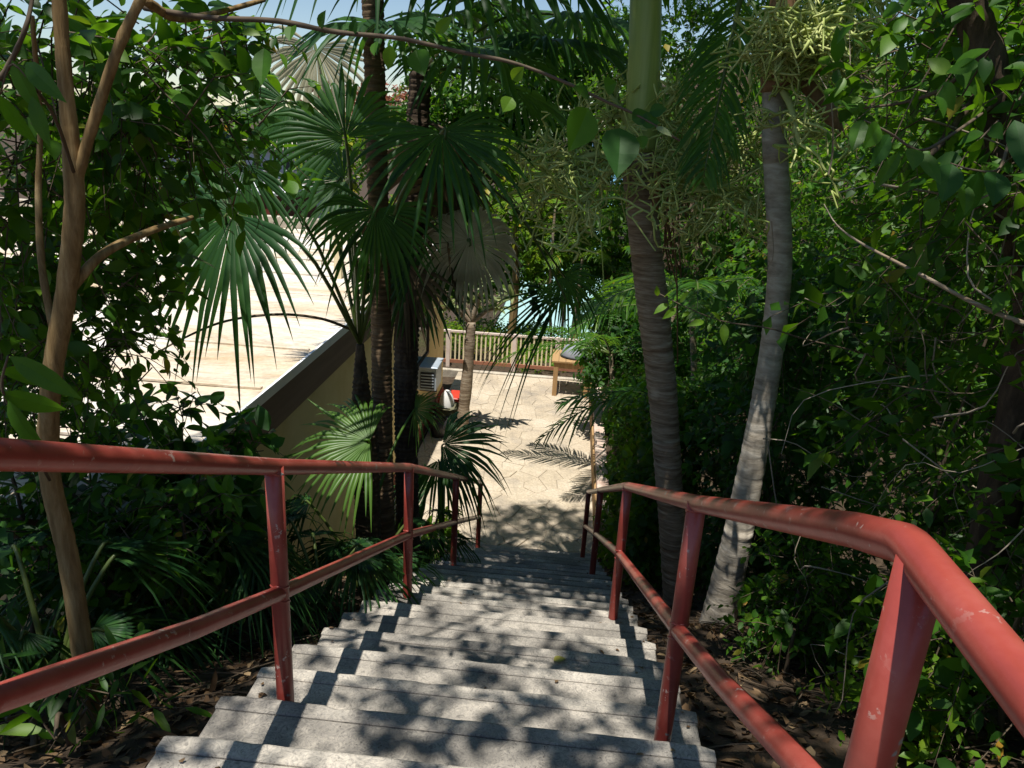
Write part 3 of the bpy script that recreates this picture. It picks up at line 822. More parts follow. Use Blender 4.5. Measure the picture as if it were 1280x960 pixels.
def shrub(label, x, y, lobes, n, L, W, mat, name='shrub', cat='shrub', stems=5, h=1.2, group=None, cut=no_stairs, **kw):
    """lobes relative to the base at ground (x, y)"""
    g = float(ground_z(x, y)); t = thing(name, (x, y, g), label, cat, group)
    lb = [(x + a, y + b, g + c, d, e, f) for a, b, c, d, e, f in lobes]
    leafy(t, lb, n, L, W, mat, cut=cut, part='foliage', **kw)
    for k in range(stems):
        c = lb[k % len(lb)]; e = np.array(c[:3]) + rng.normal(0, .25, 3) * np.array(c[3:])
        b = np.array([x + rng.normal(0, .12), y + rng.normal(0, .12), g - .05])
        stem(t, 'stem', [b, (b + e) / 2 + rng.normal(0, .12, 3), e], .016, .006, M['twig'], 6, 14)
    return t

def leaf_part(t, p, d, n, L, W, mat, name='leaf', curl=.25, fold=.2):
    V, F = leaves(np.array([p], float), np.array([d], float), np.array([n], float), np.array([L]), np.array([W]), 2, fold, curl)
    return flat(add(name, (V, F), mat, t))

# ------------------------------------------------------------------ left broadleaf tree
b0 = P(104, 830, 2.35); b0[2] = float(ground_z(b0[0], b0[1])) - .05
lt = thing('broadleaf_tree', b0, 'tan barked tree on the left, forking above the left handrail', 'tree')
Yt = 2.35
tp = [b0] + pxline([(100, 790, Yt), (84, 690, Yt), (62, 590, Yt), (64, 480, Yt), (82, 370, Yt), (93, 265, Yt), (90, 195, Yt), (83, 120, Yt), (74, 0, Yt), (66, -150, Yt), (90, -420, Yt + .2)]) + [np.array([-1.4, 2.2, 8.6]), np.array([-1.5, 1.6, 9.8])]
add('trunk', tube(spline(tp, 150), np.interp(np.linspace(0, 1, 150), [0, .08, .5, .54, .62, .75, 1], [.046, .038, .030, .028, .022, .018, .010]) * (1 + rng.normal(0, .025, 150)), 14), M['bark'], lt)
stem(lt, 'limb', pxline([(90, 262, Yt), (97, 222, Yt), (118, 150, Yt), (150, 55, Yt - .02), (185, -20, Yt), (250, -160, Yt)]) + [np.array([-.6, 2.4, 8.4]), np.array([-.5, 2.8, 10.0])], .019, .010, M['bark'], 10, 50, .05)
stem(lt, 'limb', pxline([(85, 365, Yt), (128, 318, Yt + .1), (185, 290, Yt + .3), (240, 272, Yt + .6)]), .018, .010, M['bark'], 10, 20, .05)
stem(lt, 'limb', pxline([(66, 410, Yt), (52, 330, Yt + .05), (48, 240, Yt + .1), (50, 150, Yt + .1), (40, 20, Yt)]), .013, .007, M['bark'], 8, 24, .05)
stem(lt, 'limb', pxline([(180, 0, Yt + .05), (220, 22, Yt + .2), (262, 18, Yt + .5), (330, 0, Yt + .9)]), .016, .009, M['bark'], 8, 20, .05)
stem(lt, 'limb', pxline([(0, 100, Yt - .3), (18, 68, Yt - .3), (35, 25, Yt - .3), (44, -30, Yt - .2)]), .008, .005, M['twig'], 6, 16, .05)
def lob(px, py, y, rx, ry, rz): return (*P(px, py, y), rx, ry, rz)
leafy(lt, [lob(60, 90, 2.9, .55, .5, .45), lob(210, 90, 3.1, .55, .5, .40), lob(20, 250, 3.0, .40, .5, .45), lob(225, 165, 3.4, .34, .4, .28), lob(165, 240, 3.3, .32, .4, .25), lob(30, 390, 3.1, .35, .5, .4), lob(285, 40, 3.3, .22, .3, .16), lob(130, 420, 3.3, .35, .4, .35), lob(165, 340, 3.2, .22, .3, .2), lob(10, 470, 3.4, .4, .4, .4), lob(100, 320, 3.6, .4, .4, .35)],
      560, .082, .038, M['leaf'], .38, 8, .5, 2)
leafy(lt, [(-.9, .3, 9.5, 1.15, .65, .4), (-2.5, .6, 9.8, 1.1, 1.2, .6), (-.3, 1.9, 9.7, 1.6, 1.2, .3), (-.8, 3.3, 10.0, .7, .9, .4), (-.2, 3.9, 10.4, 1.0, .9, .5), (-3.0, 2.2, 9.8, 1.2, 1.0, .5)],
      820, .11, .052, M['leaf'], .45, 9, .4, 1)  # invented canopy above the view, lobes laid out to dapple the steps with shade
# long hanging branch across the top of the view
br = stem(lt, 'branch', pxline([(180, 10, 2.5), (260, 22, 2.45), (345, 26, 2.4), (420, 40, 2.4), (500, 48, 2.4), (580, 66, 2.4), (640, 78, 2.4), (700, 100, 2.4), (760, 128, 2.4), (800, 146, 2.4), (850, 176, 2.4)]), .009, .003, M['twig'], 7, 50, .05)
for px, py, ax, ay, sz, wd, mt in ((488, 56, -.1, 1, .07, .04, 'leaf_light'), (520, 62, .3, 1, .10, .07, 'leaf'), (545, 42, .5, -.6, .07, .035, 'leaf_light'), (590, 40, -.5, -.3, .08, .035, 'leaf'),
        (640, 100, .7, -.8, .055, .04, 'leaf_light'), (640, 122, -.6, .9, .05, .05, 'leaf_light'), (725, 118, .3, -.4, .05, .055, 'leaf_dark'), (756, 110, .6, -.3, .055, .05, 'leaf'),
        (735, 135, -.35, 1, .145, .105, 'leaf'), (775, 160, .02, 1, .165, .115, 'leaf_dark'), (790, 150, 1, -.5, .05, .05, 'leaf_dark'), (800, 150, .9, .1, .06, .05, 'leaf_dark'), (812, 140, .9, -.2, .05, .04, 'leaf_dark'),
        (820, 158, .9, .5, .075, .022, 'leaf_pale'), (800, 170, .3, 1, .05, .04, 'leaf'), (365, 30, -.2, 1, .07, .04, 'leaf'), (400, 36, .1, -.9, .06, .035, 'leaf'), (330, 60, -.1, 1, .12, .065, 'leaf'), (440, 44, .2, -1, .05, .03, 'leaf_dark'), (470, 52, -.3, .8, .06, .03, 'leaf')):
    p = P(px, py, 2.4); q = P(px + ax * 20, py + ay * 20, 2.36 + rng.normal(0, .02)); leaf_part(lt, p, q - p, -np.array([0, 1, -.25]) + rng.normal(0, .25, 3), sz, wd, M[mt], curl=.15)
for px, py, ax, ay, sz, wd in ((15, 75, .5, 1, .14, .05), (32, 78, .7, .8, .15, .05), (12, 445, .8, .5, .22, .06), (0, 465, 1, .1, .2, .055), (0, 490, 1, .35, .2, .06), (10, 500, .5, 1, .2, .06), (0, 120, .6, 1, .15, .05), (40, 120, .3, 1, .13, .045)):
    p = P(px, py, 1.95); q = P(px + ax * 20, py + ay * 20, 1.95 + rng.normal(0, .03)); leaf_part(lt, p, q - p, -np.array([.2, 1, -.7]) + rng.normal(0, .2, 3), sz, wd, M['leaf'], curl=.2)

stem(lt, 'twig', pxline([(62, 600, 2.3), (30, 540, 2.1), (8, 500, 1.97), (2, 478, 1.95), (10, 445, 1.95)]), .006, .003, M['twig'], 6, 16)
stem(lt, 'twig', pxline([(92, 215, 2.33), (70, 150, 2.1), (45, 112, 1.97), (15, 80, 1.95), (0, 118, 1.95)]), .006, .002, M['twig'], 6, 16)
# ------------------------------------------------------------------ fan palms left of the stairs
fg = 'fan palms beside the left handrail'
def fan_palm(label, trunk_px, r, mat, name='fan_palm', group=fg, top=None, amp=.06):
    pts = pxline(trunk_px); b = pts[0].copy(); b[2] = float(ground_z(b[0], b[1])) - .05
    t = thing(name, b, label, 'palm tree', group)
    pts = [b] + pts[1:] + ([np.array(top)] if top is not None else [])
    add('trunk', trunk_rings(pts, r, amp=amp), mat, t)
    return t, pts[-1]

# A: tall ringed palm
pa, K = fan_palm('tall ringed brown palm trunk in the middle of the fan palm clump', [(482, 660, 6.0), (478, 560, 6.0), (477, 440, 6.0), (474, 300, 6.0), (470, 150, 6.0), (466, 0, 6.0), (462, -120, 6.0)], [.105, .092, .085, .083, .08, .08], M['palm_bark_brown'], amp=.07)
for hx, hy, yy, R in ((640, -60, 5.4, .85), (560, -70, 5.0, .85), (480, -130, 4.6, .8), (700, -100, 6.4, .9), (400, -300, 7.0, .8), (540, -220, 6.8, .8), (610, 0, 6.9, .8), (380, -330, 5.4, .8)):
    fan_frond(pa, K, P(hx, hy, yy), R, M['fan'], M['petiole'], droop=.22, tip=.35, nseg=34)
# B: thick dark palm with a skirt of dead fans
pb, K = fan_palm('thick dark palm trunk with hanging dead fans, right of the ringed trunk', [(512, 665, 6.5), (508, 560, 6.5), (508, 430, 6.5), (514, 300, 6.5), (520, 190, 6.5), (526, 90, 6.5)], [.12, .105, .105, .11, .10, .09], M['bark_dark'], amp=.12)
for hx, hy, yy, R in ((600, 60, 5.7, .8), (690, 50, 6.2, .85), (720, 20, 7.4, .85), (560, 20, 7.4, .8), (640, 110, 6.8, .75), (480, 30, 5.6, .75)):
    fan_frond(pb, K, P(hx, hy, yy), R, M['fan'], M['petiole'], droop=.22, tip=.35, nseg=34)
for k in range(11):
    a = rng.random() * 6.28; zz = rng.uniform(0, 1)
    kk = P(514 + 4 * zz, 330 - 190 * zz, 6.5); hub = kk + np.array([.20 * math.cos(a) + .10, .20 * math.sin(a), -.05])
    fan_frond(pb, kk, hub, .75, M['fan_dead'] if k % 3 else M['fan'], M['twig'], normal=np.array([math.cos(a), math.sin(a), .25]), axis=np.array([.18 * math.cos(a), .18 * math.sin(a), -1.0]), spread=170, nseg=26, droop=.05, tip=.1, name='dead_frond')
# pale fan facing the viewer, hanging dark fan to its right
fan_frond(pb, P(530, 240, 6.6), P(586, 300, 6.0), .50, M['fan_pale'], M['petiole'], normal=np.array([-.05, -1, .12]), axis=np.array([.12, .12, -1.0]), spread=345, nseg=56, fused=.66, droop=.06, tip=.55, cone=-.1)
fan_frond(pb, P(535, 150, 6.5), P(705, 368, 6.6), .80, M['fan'], M['petiole'], normal=np.array([.5, -.6, .5]), axis=np.array([-.85, -.1, -.35]), spread=75, nseg=15, fused=.3, droop=.42, tip=.55)
fan_frond(pb, P(535, 200, 6.5), P(705, 345, 7.6), .5, M['fan'], M['petiole'], normal=np.array([-.2, -.5, .8]), axis=np.array([.6, -.2, -.5]), spread=200, nseg=36, droop=.25, tip=.35)
# C: short palm, crown at eye level, fans arching over the roof
pc, K = fan_palm('shorter fan palm whose stalks arch left over the white roof', [(462, 670, 5.5), (458, 590, 5.5), (452, 500, 5.5), (450, 430, 5.5)], [.10, .10, .105, .03], M['bark_dark'], amp=.12)
Kc = K
for hx, hy, yy, R, ax, nm in ((292, 268, 4.3, .80, (-.55, -.1, -.8), (-.2, -.75, .5)), (306, 205, 4.8, .55, (-.5, 0, -.8), (.1, -.8, .5)), (432, 172, 5.0, .62, (-.4, .1, .6), (.1, -.9, .4)), (552, 165, 4.9, .66, (.25, -.35, -.45), (.0, -.45, 1)),
        (470, 262, 5.2, .55, (-.15, 0, -1), (.2, -.9, .3)), (430, 225, 5.6, .55, (-.8, 0, -.25), (.1, -.7, .7)), (395, 60, 6.6, .6, (-.1, 0, -1), (0, -1, .3)), (360, 130, 6.2, .6, (-.5, 0, -.7), (0, -.8, .6))):
    fan_frond(pc, K, P(hx, hy, yy), R, M['fan'] if (hx, hy) != (395, 60) else M['fan_pale'], M['petiole'], normal=np.array(nm, float), axis=np.array(ax, float), bow=.16, droop=.12, tip=.32, spread=230, nseg=32)
add('bare_stalk', tube(spline(pxline([(440, 412, 5.5), (400, 398, 5.2), (345, 393, 4.9), (280, 402, 4.6), (225, 425, 4.4), (190, 445, 4.3)]), 30), np.linspace(.013, .005, 30), 6), M['twig'], pc)
# low sunlit fan and low dark fans around the feet of the clump
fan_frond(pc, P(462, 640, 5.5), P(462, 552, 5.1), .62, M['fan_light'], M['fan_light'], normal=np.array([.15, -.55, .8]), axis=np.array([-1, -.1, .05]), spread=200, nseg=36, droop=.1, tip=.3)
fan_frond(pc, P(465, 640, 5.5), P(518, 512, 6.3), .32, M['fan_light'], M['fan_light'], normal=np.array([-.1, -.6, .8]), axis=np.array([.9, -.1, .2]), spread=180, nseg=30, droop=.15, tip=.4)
# D: young fan palm near the foot of the stairs
pd, K = fan_palm('young slim fan palm leaning out beside the lower left handrail', [(553, 700, 7.7), (552, 650, 7.7), (552, 600, 7.6)], [.03, .025, .02], M['bark_dark'], amp=.1)
fan_frond(pd, K, P(553, 556, 7.4), .80, M['fan'], M['petiole'], normal=np.array([-.1, -.6, .8]), axis=np.array([1, .0, .05]), spread=170, nseg=34, droop=.18, tip=.45)
fan_frond(pd, K, P(548, 575, 7.3), .55, M['fan'], M['petiole'], normal=np.array([0, -.6, .7]), axis=np.array([.3, -.2, -.8]), spread=160, nseg=26, droop=.2, tip=.5)
fan_frond(pd, K, P(535, 610, 7.5), .5, M['fan'], M['petiole'], normal=np.array([0, -.6, .7]), axis=np.array([-.8, -.2, .1]), spread=160, nseg=26, droop=.25, tip=.6)
# E: low strap-leaved palms filling the ground left of the rail
def low_palm(label, px, py, y, n, R, mat='fan'):
    b = P(px, py, y); b[2] = float(ground_z(b[0], b[1])) - .02
    t = thing('low_fan_palm', b, label, 'palm', 'low palms under the left handrail')
    for k in range(n):
        a = 6.28 * k / n + rng.normal(0, .3); L = rng.uniform(.35, .75)
        hub = b + np.array([math.cos(a) * L * .55, math.sin(a) * L * .45, L * rng.uniform(.75, 1.3)])
        if -1.0 < hub[0] < .5: hub[0] = -1.05
        fan_frond(t, b + np.array([0, 0, .05]), hub, R * rng.uniform(.8, 1.15), M[mat], M['petiole'], axis=np.array([math.cos(a) * .8 - .15, math.sin(a) * .6, -.15]), spread=170, nseg=22, fused=.28, droop=.3, tip=.55)
    return t
low_palm('low fan palm between the first two left handrail posts', 400, 730, 4.3, 8, .48)
low_palm('low fan palm under the left handrail beside its second post', 455, 690, 5.0, 7, .5)
low_palm('low fan palm in front of the yellow wall left of the first post', 270, 750, 3.6, 8, .48)
low_palm('low fan palm right behind the tan tree trunk', 190, 700, 3.3, 7, .5)
low_palm('low fan palm at the lower left corner in deep shade', 40, 700, 2.6, 7, .5)
low_palm('small fan palm beside the third left handrail post', 530, 660, 6.9, 6, .42)

# left shrubs
lg = 'undergrowth shrubs left of the stairs'
def px_xy(px, py, y): q = P(px, py, y); return q[0], q[1]
x, y = px_xy(235, 560, 4.0)
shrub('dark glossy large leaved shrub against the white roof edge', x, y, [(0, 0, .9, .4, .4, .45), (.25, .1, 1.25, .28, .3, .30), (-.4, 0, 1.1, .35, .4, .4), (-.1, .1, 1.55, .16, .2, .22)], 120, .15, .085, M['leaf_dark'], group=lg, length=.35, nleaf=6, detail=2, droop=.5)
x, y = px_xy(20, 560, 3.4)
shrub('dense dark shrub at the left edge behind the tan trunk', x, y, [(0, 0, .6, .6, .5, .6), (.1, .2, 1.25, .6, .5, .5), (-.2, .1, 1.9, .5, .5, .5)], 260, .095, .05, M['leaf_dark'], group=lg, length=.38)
x, y = px_xy(130, 620, 3.3)
shrub('thin twiggy shrub below the left handrail beside the tan trunk', x, y, [(0, 0, .5, .5, .4, .5), (.35, .1, .9, .4, .4, .4)], 130, .085, .045, M['leaf'], group=lg, length=.35)
x, y = px_xy(250, 700, 4.4)
shrub('leafy shrub in front of the yellow wall below the fascia', x, y, [(0, 0, .25, .45, .4, .3), (.3, .2, .3, .3, .3, .25)], 80, .10, .055, M['leaf'], group=lg, length=.3)
x, y = px_xy(545, 690, 7.9)
shrub('yellow green low plant at the foot of the left handrail', x, y, [(0, 0, .25, .25, .4, .28), (.05, .5, .3, .2, .3, .25)], 55, .10, .05, M['leaf_light'], group=lg, length=.25, nleaf=6)
x, y = px_xy(70, 800, 2.1)
shrub('spindly low plant on the litter in the lower left corner', x, y, [(0, 0, .2, .35, .3, .22)], 22, .12, .03, M['leaf'], group=lg, length=.3, nleaf=6, stems=3)

# ------------------------------------------------------------------ small pale tree on the terrace
b = PZ(577, 545, 0.0)
pt = thing('plumeria_tree', b, 'slim grey trunk with pale leaf rosettes rising from the terrace edge', 'tree')
yy = b[1]
stem(pt, 'trunk', [b] + pxline([(580, 510, yy), (585, 460, yy), (589, 402, yy)]), .115, .09, M['palm_bark'], 12, 24)
lp, ld, ln = [], [], []
for px, py, n in ((590, 378, 26), (560, 385, 18), (622, 385, 18), (608, 352, 16), (572, 355, 16), (640, 372, 12)):
    c = P(px, py, yy + rng.normal(0, .2)); stem(pt, 'branch', [P(589, 404, yy), (P(589, 395, yy) + c) / 2, c], .05, .025, M['palm_bark'], 8, 10)
    for k in range(n):
        v = _unit(np.array([rng.normal(), rng.normal(), abs(rng.normal()) * .8])); lp.append(c); ld.append(v); ln.append(np.array([0, 0, 1.0]) + rng.normal(0, .3, 3))
o = add('crown', leaves(np.array(lp), np.array(ld), np.array(ln), .30 + .1 * rng.random(len(lp)), .085, 2, .2, .3), M['leaf_pale'], pt); o['kind'] = 'stuff'

# ------------------------------------------------------------------ feather palms right of the stairs
rg = 'feather palms right of the stairs'
Yp = 5.6
b = P(850, 748, Yp); b[2] = float(ground_z(b[0], b[1])) - .05
p1 = thing('feather_palm', b, 'ringed grey palm with smooth green crownshaft behind the right handrail', 'palm tree', rg)
add('trunk', trunk_rings([b] + pxline([(843, 690, Yp), (836, 600, Yp), (829, 500, Yp), (818, 400, Yp), (805, 290, Yp), (798, 215, Yp), (800, 188, Yp)]), [.12, .112, .106, .106, .112, .116, .112, .108], .065, .05, 18), M['palm_bark'], p1)
cs = pxline([(800, 190, Yp), (802, 150, Yp), (805, 90, Yp), (807, 20, Yp), (808, -80, Yp), (810, -210, Yp), (812, -400, Yp)])
add('crownshaft', tube(spline(cs, 30), np.interp(np.linspace(0, 1, 30), [0, .08, .3, .7, 1], [.112, .118, .112, .100, .06]), 20), M['shaft'], p1)
K = cs[-1]
for k in range(13):
    feather_frond(p1, K + np.array([0, 0, -.1 + .02 * k]), k * 2.4, rng.uniform(.35, 1.0) if math.sin(k * 2.4) > -.3 else 1.15, rng.uniform(1.9, 2.4), M['feather'], M['petiole'], nleaf=46, leaf=.55, droop=rng.uniform(.5, .9))
kb = P(800, 192, Yp)
for px, py, yy, n in ((705, 195, 5.3, 46), (760, 215, 5.25, 26), (870, 215, 5.3, 44), (905, 175, 5.5, 30), (760, 100, 5.7, 22), (840, 120, 5.5, 20)):
    d = P(px, py, yy) - kb; flower_cluster(p1, kb + _unit(d) * .1, d, .85 if n > 25 else .6, int(n * .75), M['flower'], r0=.018, nsub=5, wig=.5)
add('dry_sheath', tube(spline(pxline([(815, 190, Yp - .1), (822, 215, Yp - .12), (821, 240, Yp - .12), (818, 262, Yp - .1)]), 14), np.linspace(.02, .028, 14), 8), M['brown_sheath'], p1)
for k in range(16):
    a = P(840 + rng.normal(0, 8), 215, Yp + .2); e = P(835 + rng.normal(0, 26), 330 + rng.normal(0, 25), Yp + .3)
    add('dry_strand', tube(spline([a, (a + e) / 2 + rng.normal(0, .05, 3), e], 8), .006, 4), M['brown_sheath'], p1)

Yq = 4.9
b = P(893, 790, Yq); b[2] = float(ground_z(b[0], b[1])) - .05
p2 = thing('feather_palm', b, 'leaning pale barked palm further right with brown peeling sheath', 'palm tree', rg)
add('trunk', trunk_rings([b] + pxline([(905, 745, Yq), (924, 660, Yq), (944, 560, Yq), (958, 480, Yq), (968, 410, Yq), (975, 330, Yq), (972, 250, Yq), (968, 170, Yq), (968, 110, Yq)]), [.125, .115, .10, .092, .082, .076, .074, .074, .074, .07], .08, .028, 18), M['palm_bark_pale'], p2)
cs = pxline([(968, 115, Yq), (972, 60, Yq), (980, 0, Yq), (985, -80, Yq), (990, -230, Yq)])
add('crownshaft', tube(spline(cs, 24), np.interp(np.linspace(0, 1, 24), [0, .15, .6, 1], [.08, .088, .075, .055]), 18), M['brown_sheath'], p2)
K = cs[-1]
for k in range(12):
    feather_frond(p2, K + np.array([0, 0, -.1 + .02 * k]), k * 2.4 + 1, rng.uniform(.1, .9), rng.uniform(1.5, 2.0), M['feather'], M['petiole'], nleaf=42, leaf=.5, droop=rng.uniform(.7, 1.3))
feather_frond(p2, P(935, -40, 5.3), 4.3, -1.15, 1.0, M['feather'], M['petiole'], nleaf=34, leaf=.34, droop=.6, width=.026)
add('peeled_sheath', tube(spline(pxline([(972, 112, Yq - .1), (990, 96, Yq - .12), (1012, 108, Yq - .15), (1035, 140, Yq - .2), (1055, 172, Yq - .2)]), 20), np.interp(np.linspace(0, 1, 20), [0, .3, .8, 1], [.03, .05, .045, .012]), 12), M['brown_sheath'], p2)
kb = P(972, 100, Yq)
for px, py, yy, n in ((1010, 40, 4.6, 44), (985, 20, 4.5, 30), (1040, 60, 4.8, 26), (992, 140, 4.6, 10)):
    d = P(px, py, yy) - kb; flower_cluster(p2, kb + _unit(d) * .08, d, .6, int(n * 1.0), M['flower'], r0=.017, nsub=5, wig=.5)

# clumping feather palms and trees behind, beside the terrace
def clump_palm(label, x, y, h, n, L, mat='feather', group='clumping palms beside the terrace', leaf=.42):
    g = float(ground_z(x, y)); t = thing('clumping_palm', (x, y, g), label, 'palm', group)
    for s in range(max(3, n // 4)):
        a = rng.random() * 6.28; bx, by = x + .25 * math.cos(a), y + .25 * math.sin(a); hh = h * rng.uniform(.55, 1.0)
        top = np.array([bx + .3 * math.cos(a), by + .3 * math.sin(a), g + hh])
        add('stem', trunk_rings([np.array([bx, by, g - .05]), (np.array([bx, by, g]) + top) / 2 + rng.normal(0, .05, 3), top], [.045, .04, .035], .08, .08, 8), M['palm_bark'], t)
        for k in range(5):
            feather_frond(t, top, a + k * 1.5 + rng.normal(0, .4), rng.uniform(.3, 1.1), L * rng.uniform(.8, 1.1), M[mat], M['petiole'], nleaf=30, leaf=leaf, droop=rng.uniform(.6, 1.2), width=.034)
    return t
clump_palm('feathery palm with yellow green stalks right of the hanging dark fan', 1.25, 11.5, 3.6, 12, 1.9)
clump_palm('feathery palm behind the green crownshaft palm', 2.0, 9.0, 3.8, 12, 1.9)
clump_palm('sunlit feathery palm beyond the picket fence', -.1, 20.5, 4.6, 12, 2.1, 'leaf_light')
clump_palm('tall feathery palm beyond the fence on the right', 2.2, 18.8, 5.2, 12, 2.2)

# ------------------------------------------------------------------ right hand tree and undergrowth
Yr = 3.1
b = P(1290, 560, Yr); b[2] = float(ground_z(b[0], b[1])) - .05
rt = thing('broadleaf_tree', b, 'dark barked tree leaning in from the upper right corner', 'tree')
stem(rt, 'trunk', [b] + pxline([(1290, 420, Yr), (1278, 300, Yr), (1258, 210, Yr), (1244, 130, Yr), (1225, 50, Yr), (1205, -20, Yr), (1185, -120, Yr)]) + [np.array([1.4, 2.9, 8.4]), np.array([1.0, 3.0, 10.2])], .085, .045, M['bark_dark'], 14, 60, .06)
stem(rt, 'limb', pxline([(1236, 100, Yr), (1205, 140, Yr - .1), (1178, 178, Yr - .2), (1150, 205, Yr - .25)]), .016, .008, M['bark_dark'], 8, 16)
stem(rt, 'limb', pxline([(1222, 70, Yr), (1180, 110, Yr + .1), (1130, 128, Yr + .2), (1080, 135, Yr + .3)]), .011, .004, M['twig'], 7, 18)
stem(rt, 'limb', pxline([(1282, 405, 2.6), (1220, 380, 2.7), (1160, 348, 2.8), (1110, 322, 2.9), (1070, 300, 3.0), (1045, 280, 3.05), (1030, 255, 3.1)]), .010, .0015, M['palm_bark'], 7, 24)
leafy(rt, [lob(1230, 60, 3.3, .5, .5, .4), lob(1290, 200, 2.9, .35, .5, .4)], 170, .085, .045, M['leaf'], .36, 8, .5, 2)
leafy(rt, [(.2, .4, 9.6, .7, .5, .35), (.6, 1.1, 9.6, .8, .6, .25), (.4, 2.9, 10.2, .8, .7, .3), (-.9, 7.0, 11.4, 1.2, .7, .5), (.4, 7.1, 11.4, 1.3, .8, .5), (.3, 4.9, 10.8, 1.0, .7, .4)], 620, .11, .052, M['leaf'], .45, 9, .4, 1)  # unseen overhead lobes, added to shade the steps and the near terrace
for px, py, ax, ay, sz, wd in ((1078, 150, -.3, 1, .12, .05), (1098, 155, -.4, 1, .13, .055), (1112, 168, -.5, 1, .14, .05), (1132, 188, -.15, 1, .14, .05), (1142, 186, .25, 1, .13, .05), (1125, 190, -.6, .9, .12, .04), (1190, 205, -.2, 1, .16, .075), (1225, 212, -.35, 1, .17, .08), (1245, 215, .1, 1, .16, .075), (1206, 230, .1, 1, .12, .05), (1268, 150, .3, 1, .18, .07), (1150, 190, .6, .8, .12, .045)):
    p = P(px, py, 2.35); q = P(px + ax * 20, py + ay * 20, 2.3 + rng.normal(0, .04)); leaf_part(rt, p, q - p, -np.array([0, 1, -.5]) + rng.normal(0, .3, 3), sz, wd, M['leaf_dark'] if sz > .135 else M['leaf'], curl=.2)

stem(rt, 'twig', pxline([(1244, 130, 3.1), (1190, 168, 2.6), (1150, 188, 2.4), (1112, 166, 2.35), (1080, 150, 2.35)]), .006, .002, M['twig'], 6, 18)
stem(rt, 'twig', pxline([(1262, 240, 3.1), (1262, 180, 2.6), (1248, 212, 2.38), (1215, 212, 2.35), (1188, 204, 2.35)]), .006, .002, M['twig'], 6, 18)
ug = 'undergrowth shrubs right of the stairs'
RS = [
 ('dark leafy shrub directly behind the foreground bend of the right handrail', 2.0, 2.6, [(0, 0, .6, .7, .7, .6), (.2, .2, 1.4, .7, .7, .6), (0, -.1, 2.1, .6, .7, .5)], 420, .085, .042, 'leaf'),
 ('dense shrub filling the right edge of the view', 2.7, 2.0, [(0, 0, .8, .8, .8, .8), (0, .2, 1.9, .8, .8, .7), (.2, .2, 2.9, .7, .7, .6)], 460, .085, .042, 'leaf'),
 ('bushy shrub right of the leaning pale palm', 2.3, 4.2, [(0, 0, .6, .7, .8, .6), (.1, .1, 1.6, .8, .8, .7), (-.1, 0, 2.6, .8, .8, .6), (.2, 0, 3.4, .7, .7, .5)], 620, .085, .042, 'leaf'),
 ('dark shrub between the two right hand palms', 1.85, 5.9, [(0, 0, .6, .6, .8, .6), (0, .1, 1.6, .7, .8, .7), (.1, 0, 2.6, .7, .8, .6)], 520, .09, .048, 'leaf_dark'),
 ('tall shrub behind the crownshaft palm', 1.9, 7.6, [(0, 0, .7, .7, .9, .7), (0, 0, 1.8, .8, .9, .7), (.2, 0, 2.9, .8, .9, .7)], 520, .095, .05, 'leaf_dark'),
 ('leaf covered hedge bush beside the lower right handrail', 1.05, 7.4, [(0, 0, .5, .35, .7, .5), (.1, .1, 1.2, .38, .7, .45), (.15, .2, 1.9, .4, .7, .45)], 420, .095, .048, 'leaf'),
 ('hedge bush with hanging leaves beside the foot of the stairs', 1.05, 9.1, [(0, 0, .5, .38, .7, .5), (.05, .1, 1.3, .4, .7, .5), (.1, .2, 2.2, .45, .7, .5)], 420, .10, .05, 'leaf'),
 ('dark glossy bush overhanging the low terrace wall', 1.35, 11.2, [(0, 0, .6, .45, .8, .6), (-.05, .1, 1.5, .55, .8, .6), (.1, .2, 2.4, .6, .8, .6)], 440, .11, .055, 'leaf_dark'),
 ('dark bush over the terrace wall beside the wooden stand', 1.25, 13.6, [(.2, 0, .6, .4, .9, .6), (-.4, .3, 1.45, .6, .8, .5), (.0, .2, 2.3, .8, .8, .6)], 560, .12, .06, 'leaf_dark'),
 ('light green spriggy bush on the litter right of the stairs', 1.55, 2.75, [(0, 0, .18, .30, .35, .20), (.15, .2, .35, .28, .3, .22)], 120, .05, .024, 'leaf_light'),
 ('fine leaved low bush in the lower right corner', 1.55, 1.5, [(0, 0, .28, .35, .4, .28), (.2, .3, .5, .35, .4, .3)], 240, .04, .017, 'leaf_light'),
 ('small leafy bush at the foot of the leaning pale palm', 1.45, 3.9, [(0, 0, .25, .35, .4, .25), (.1, .1, .55, .35, .4, .28)], 160, .06, .03, 'leaf'),
]
for lb, x, y, lobes, n, L, W, mt in RS:
    shrub(lb, x, y, lobes, n, L, W, M[mt], cut=above_ground if 'stand' in lb else no_stairs, group=ug, length=.36 if L > .06 else .24, nleaf=10, droop=.4, detail=1, stems=5)
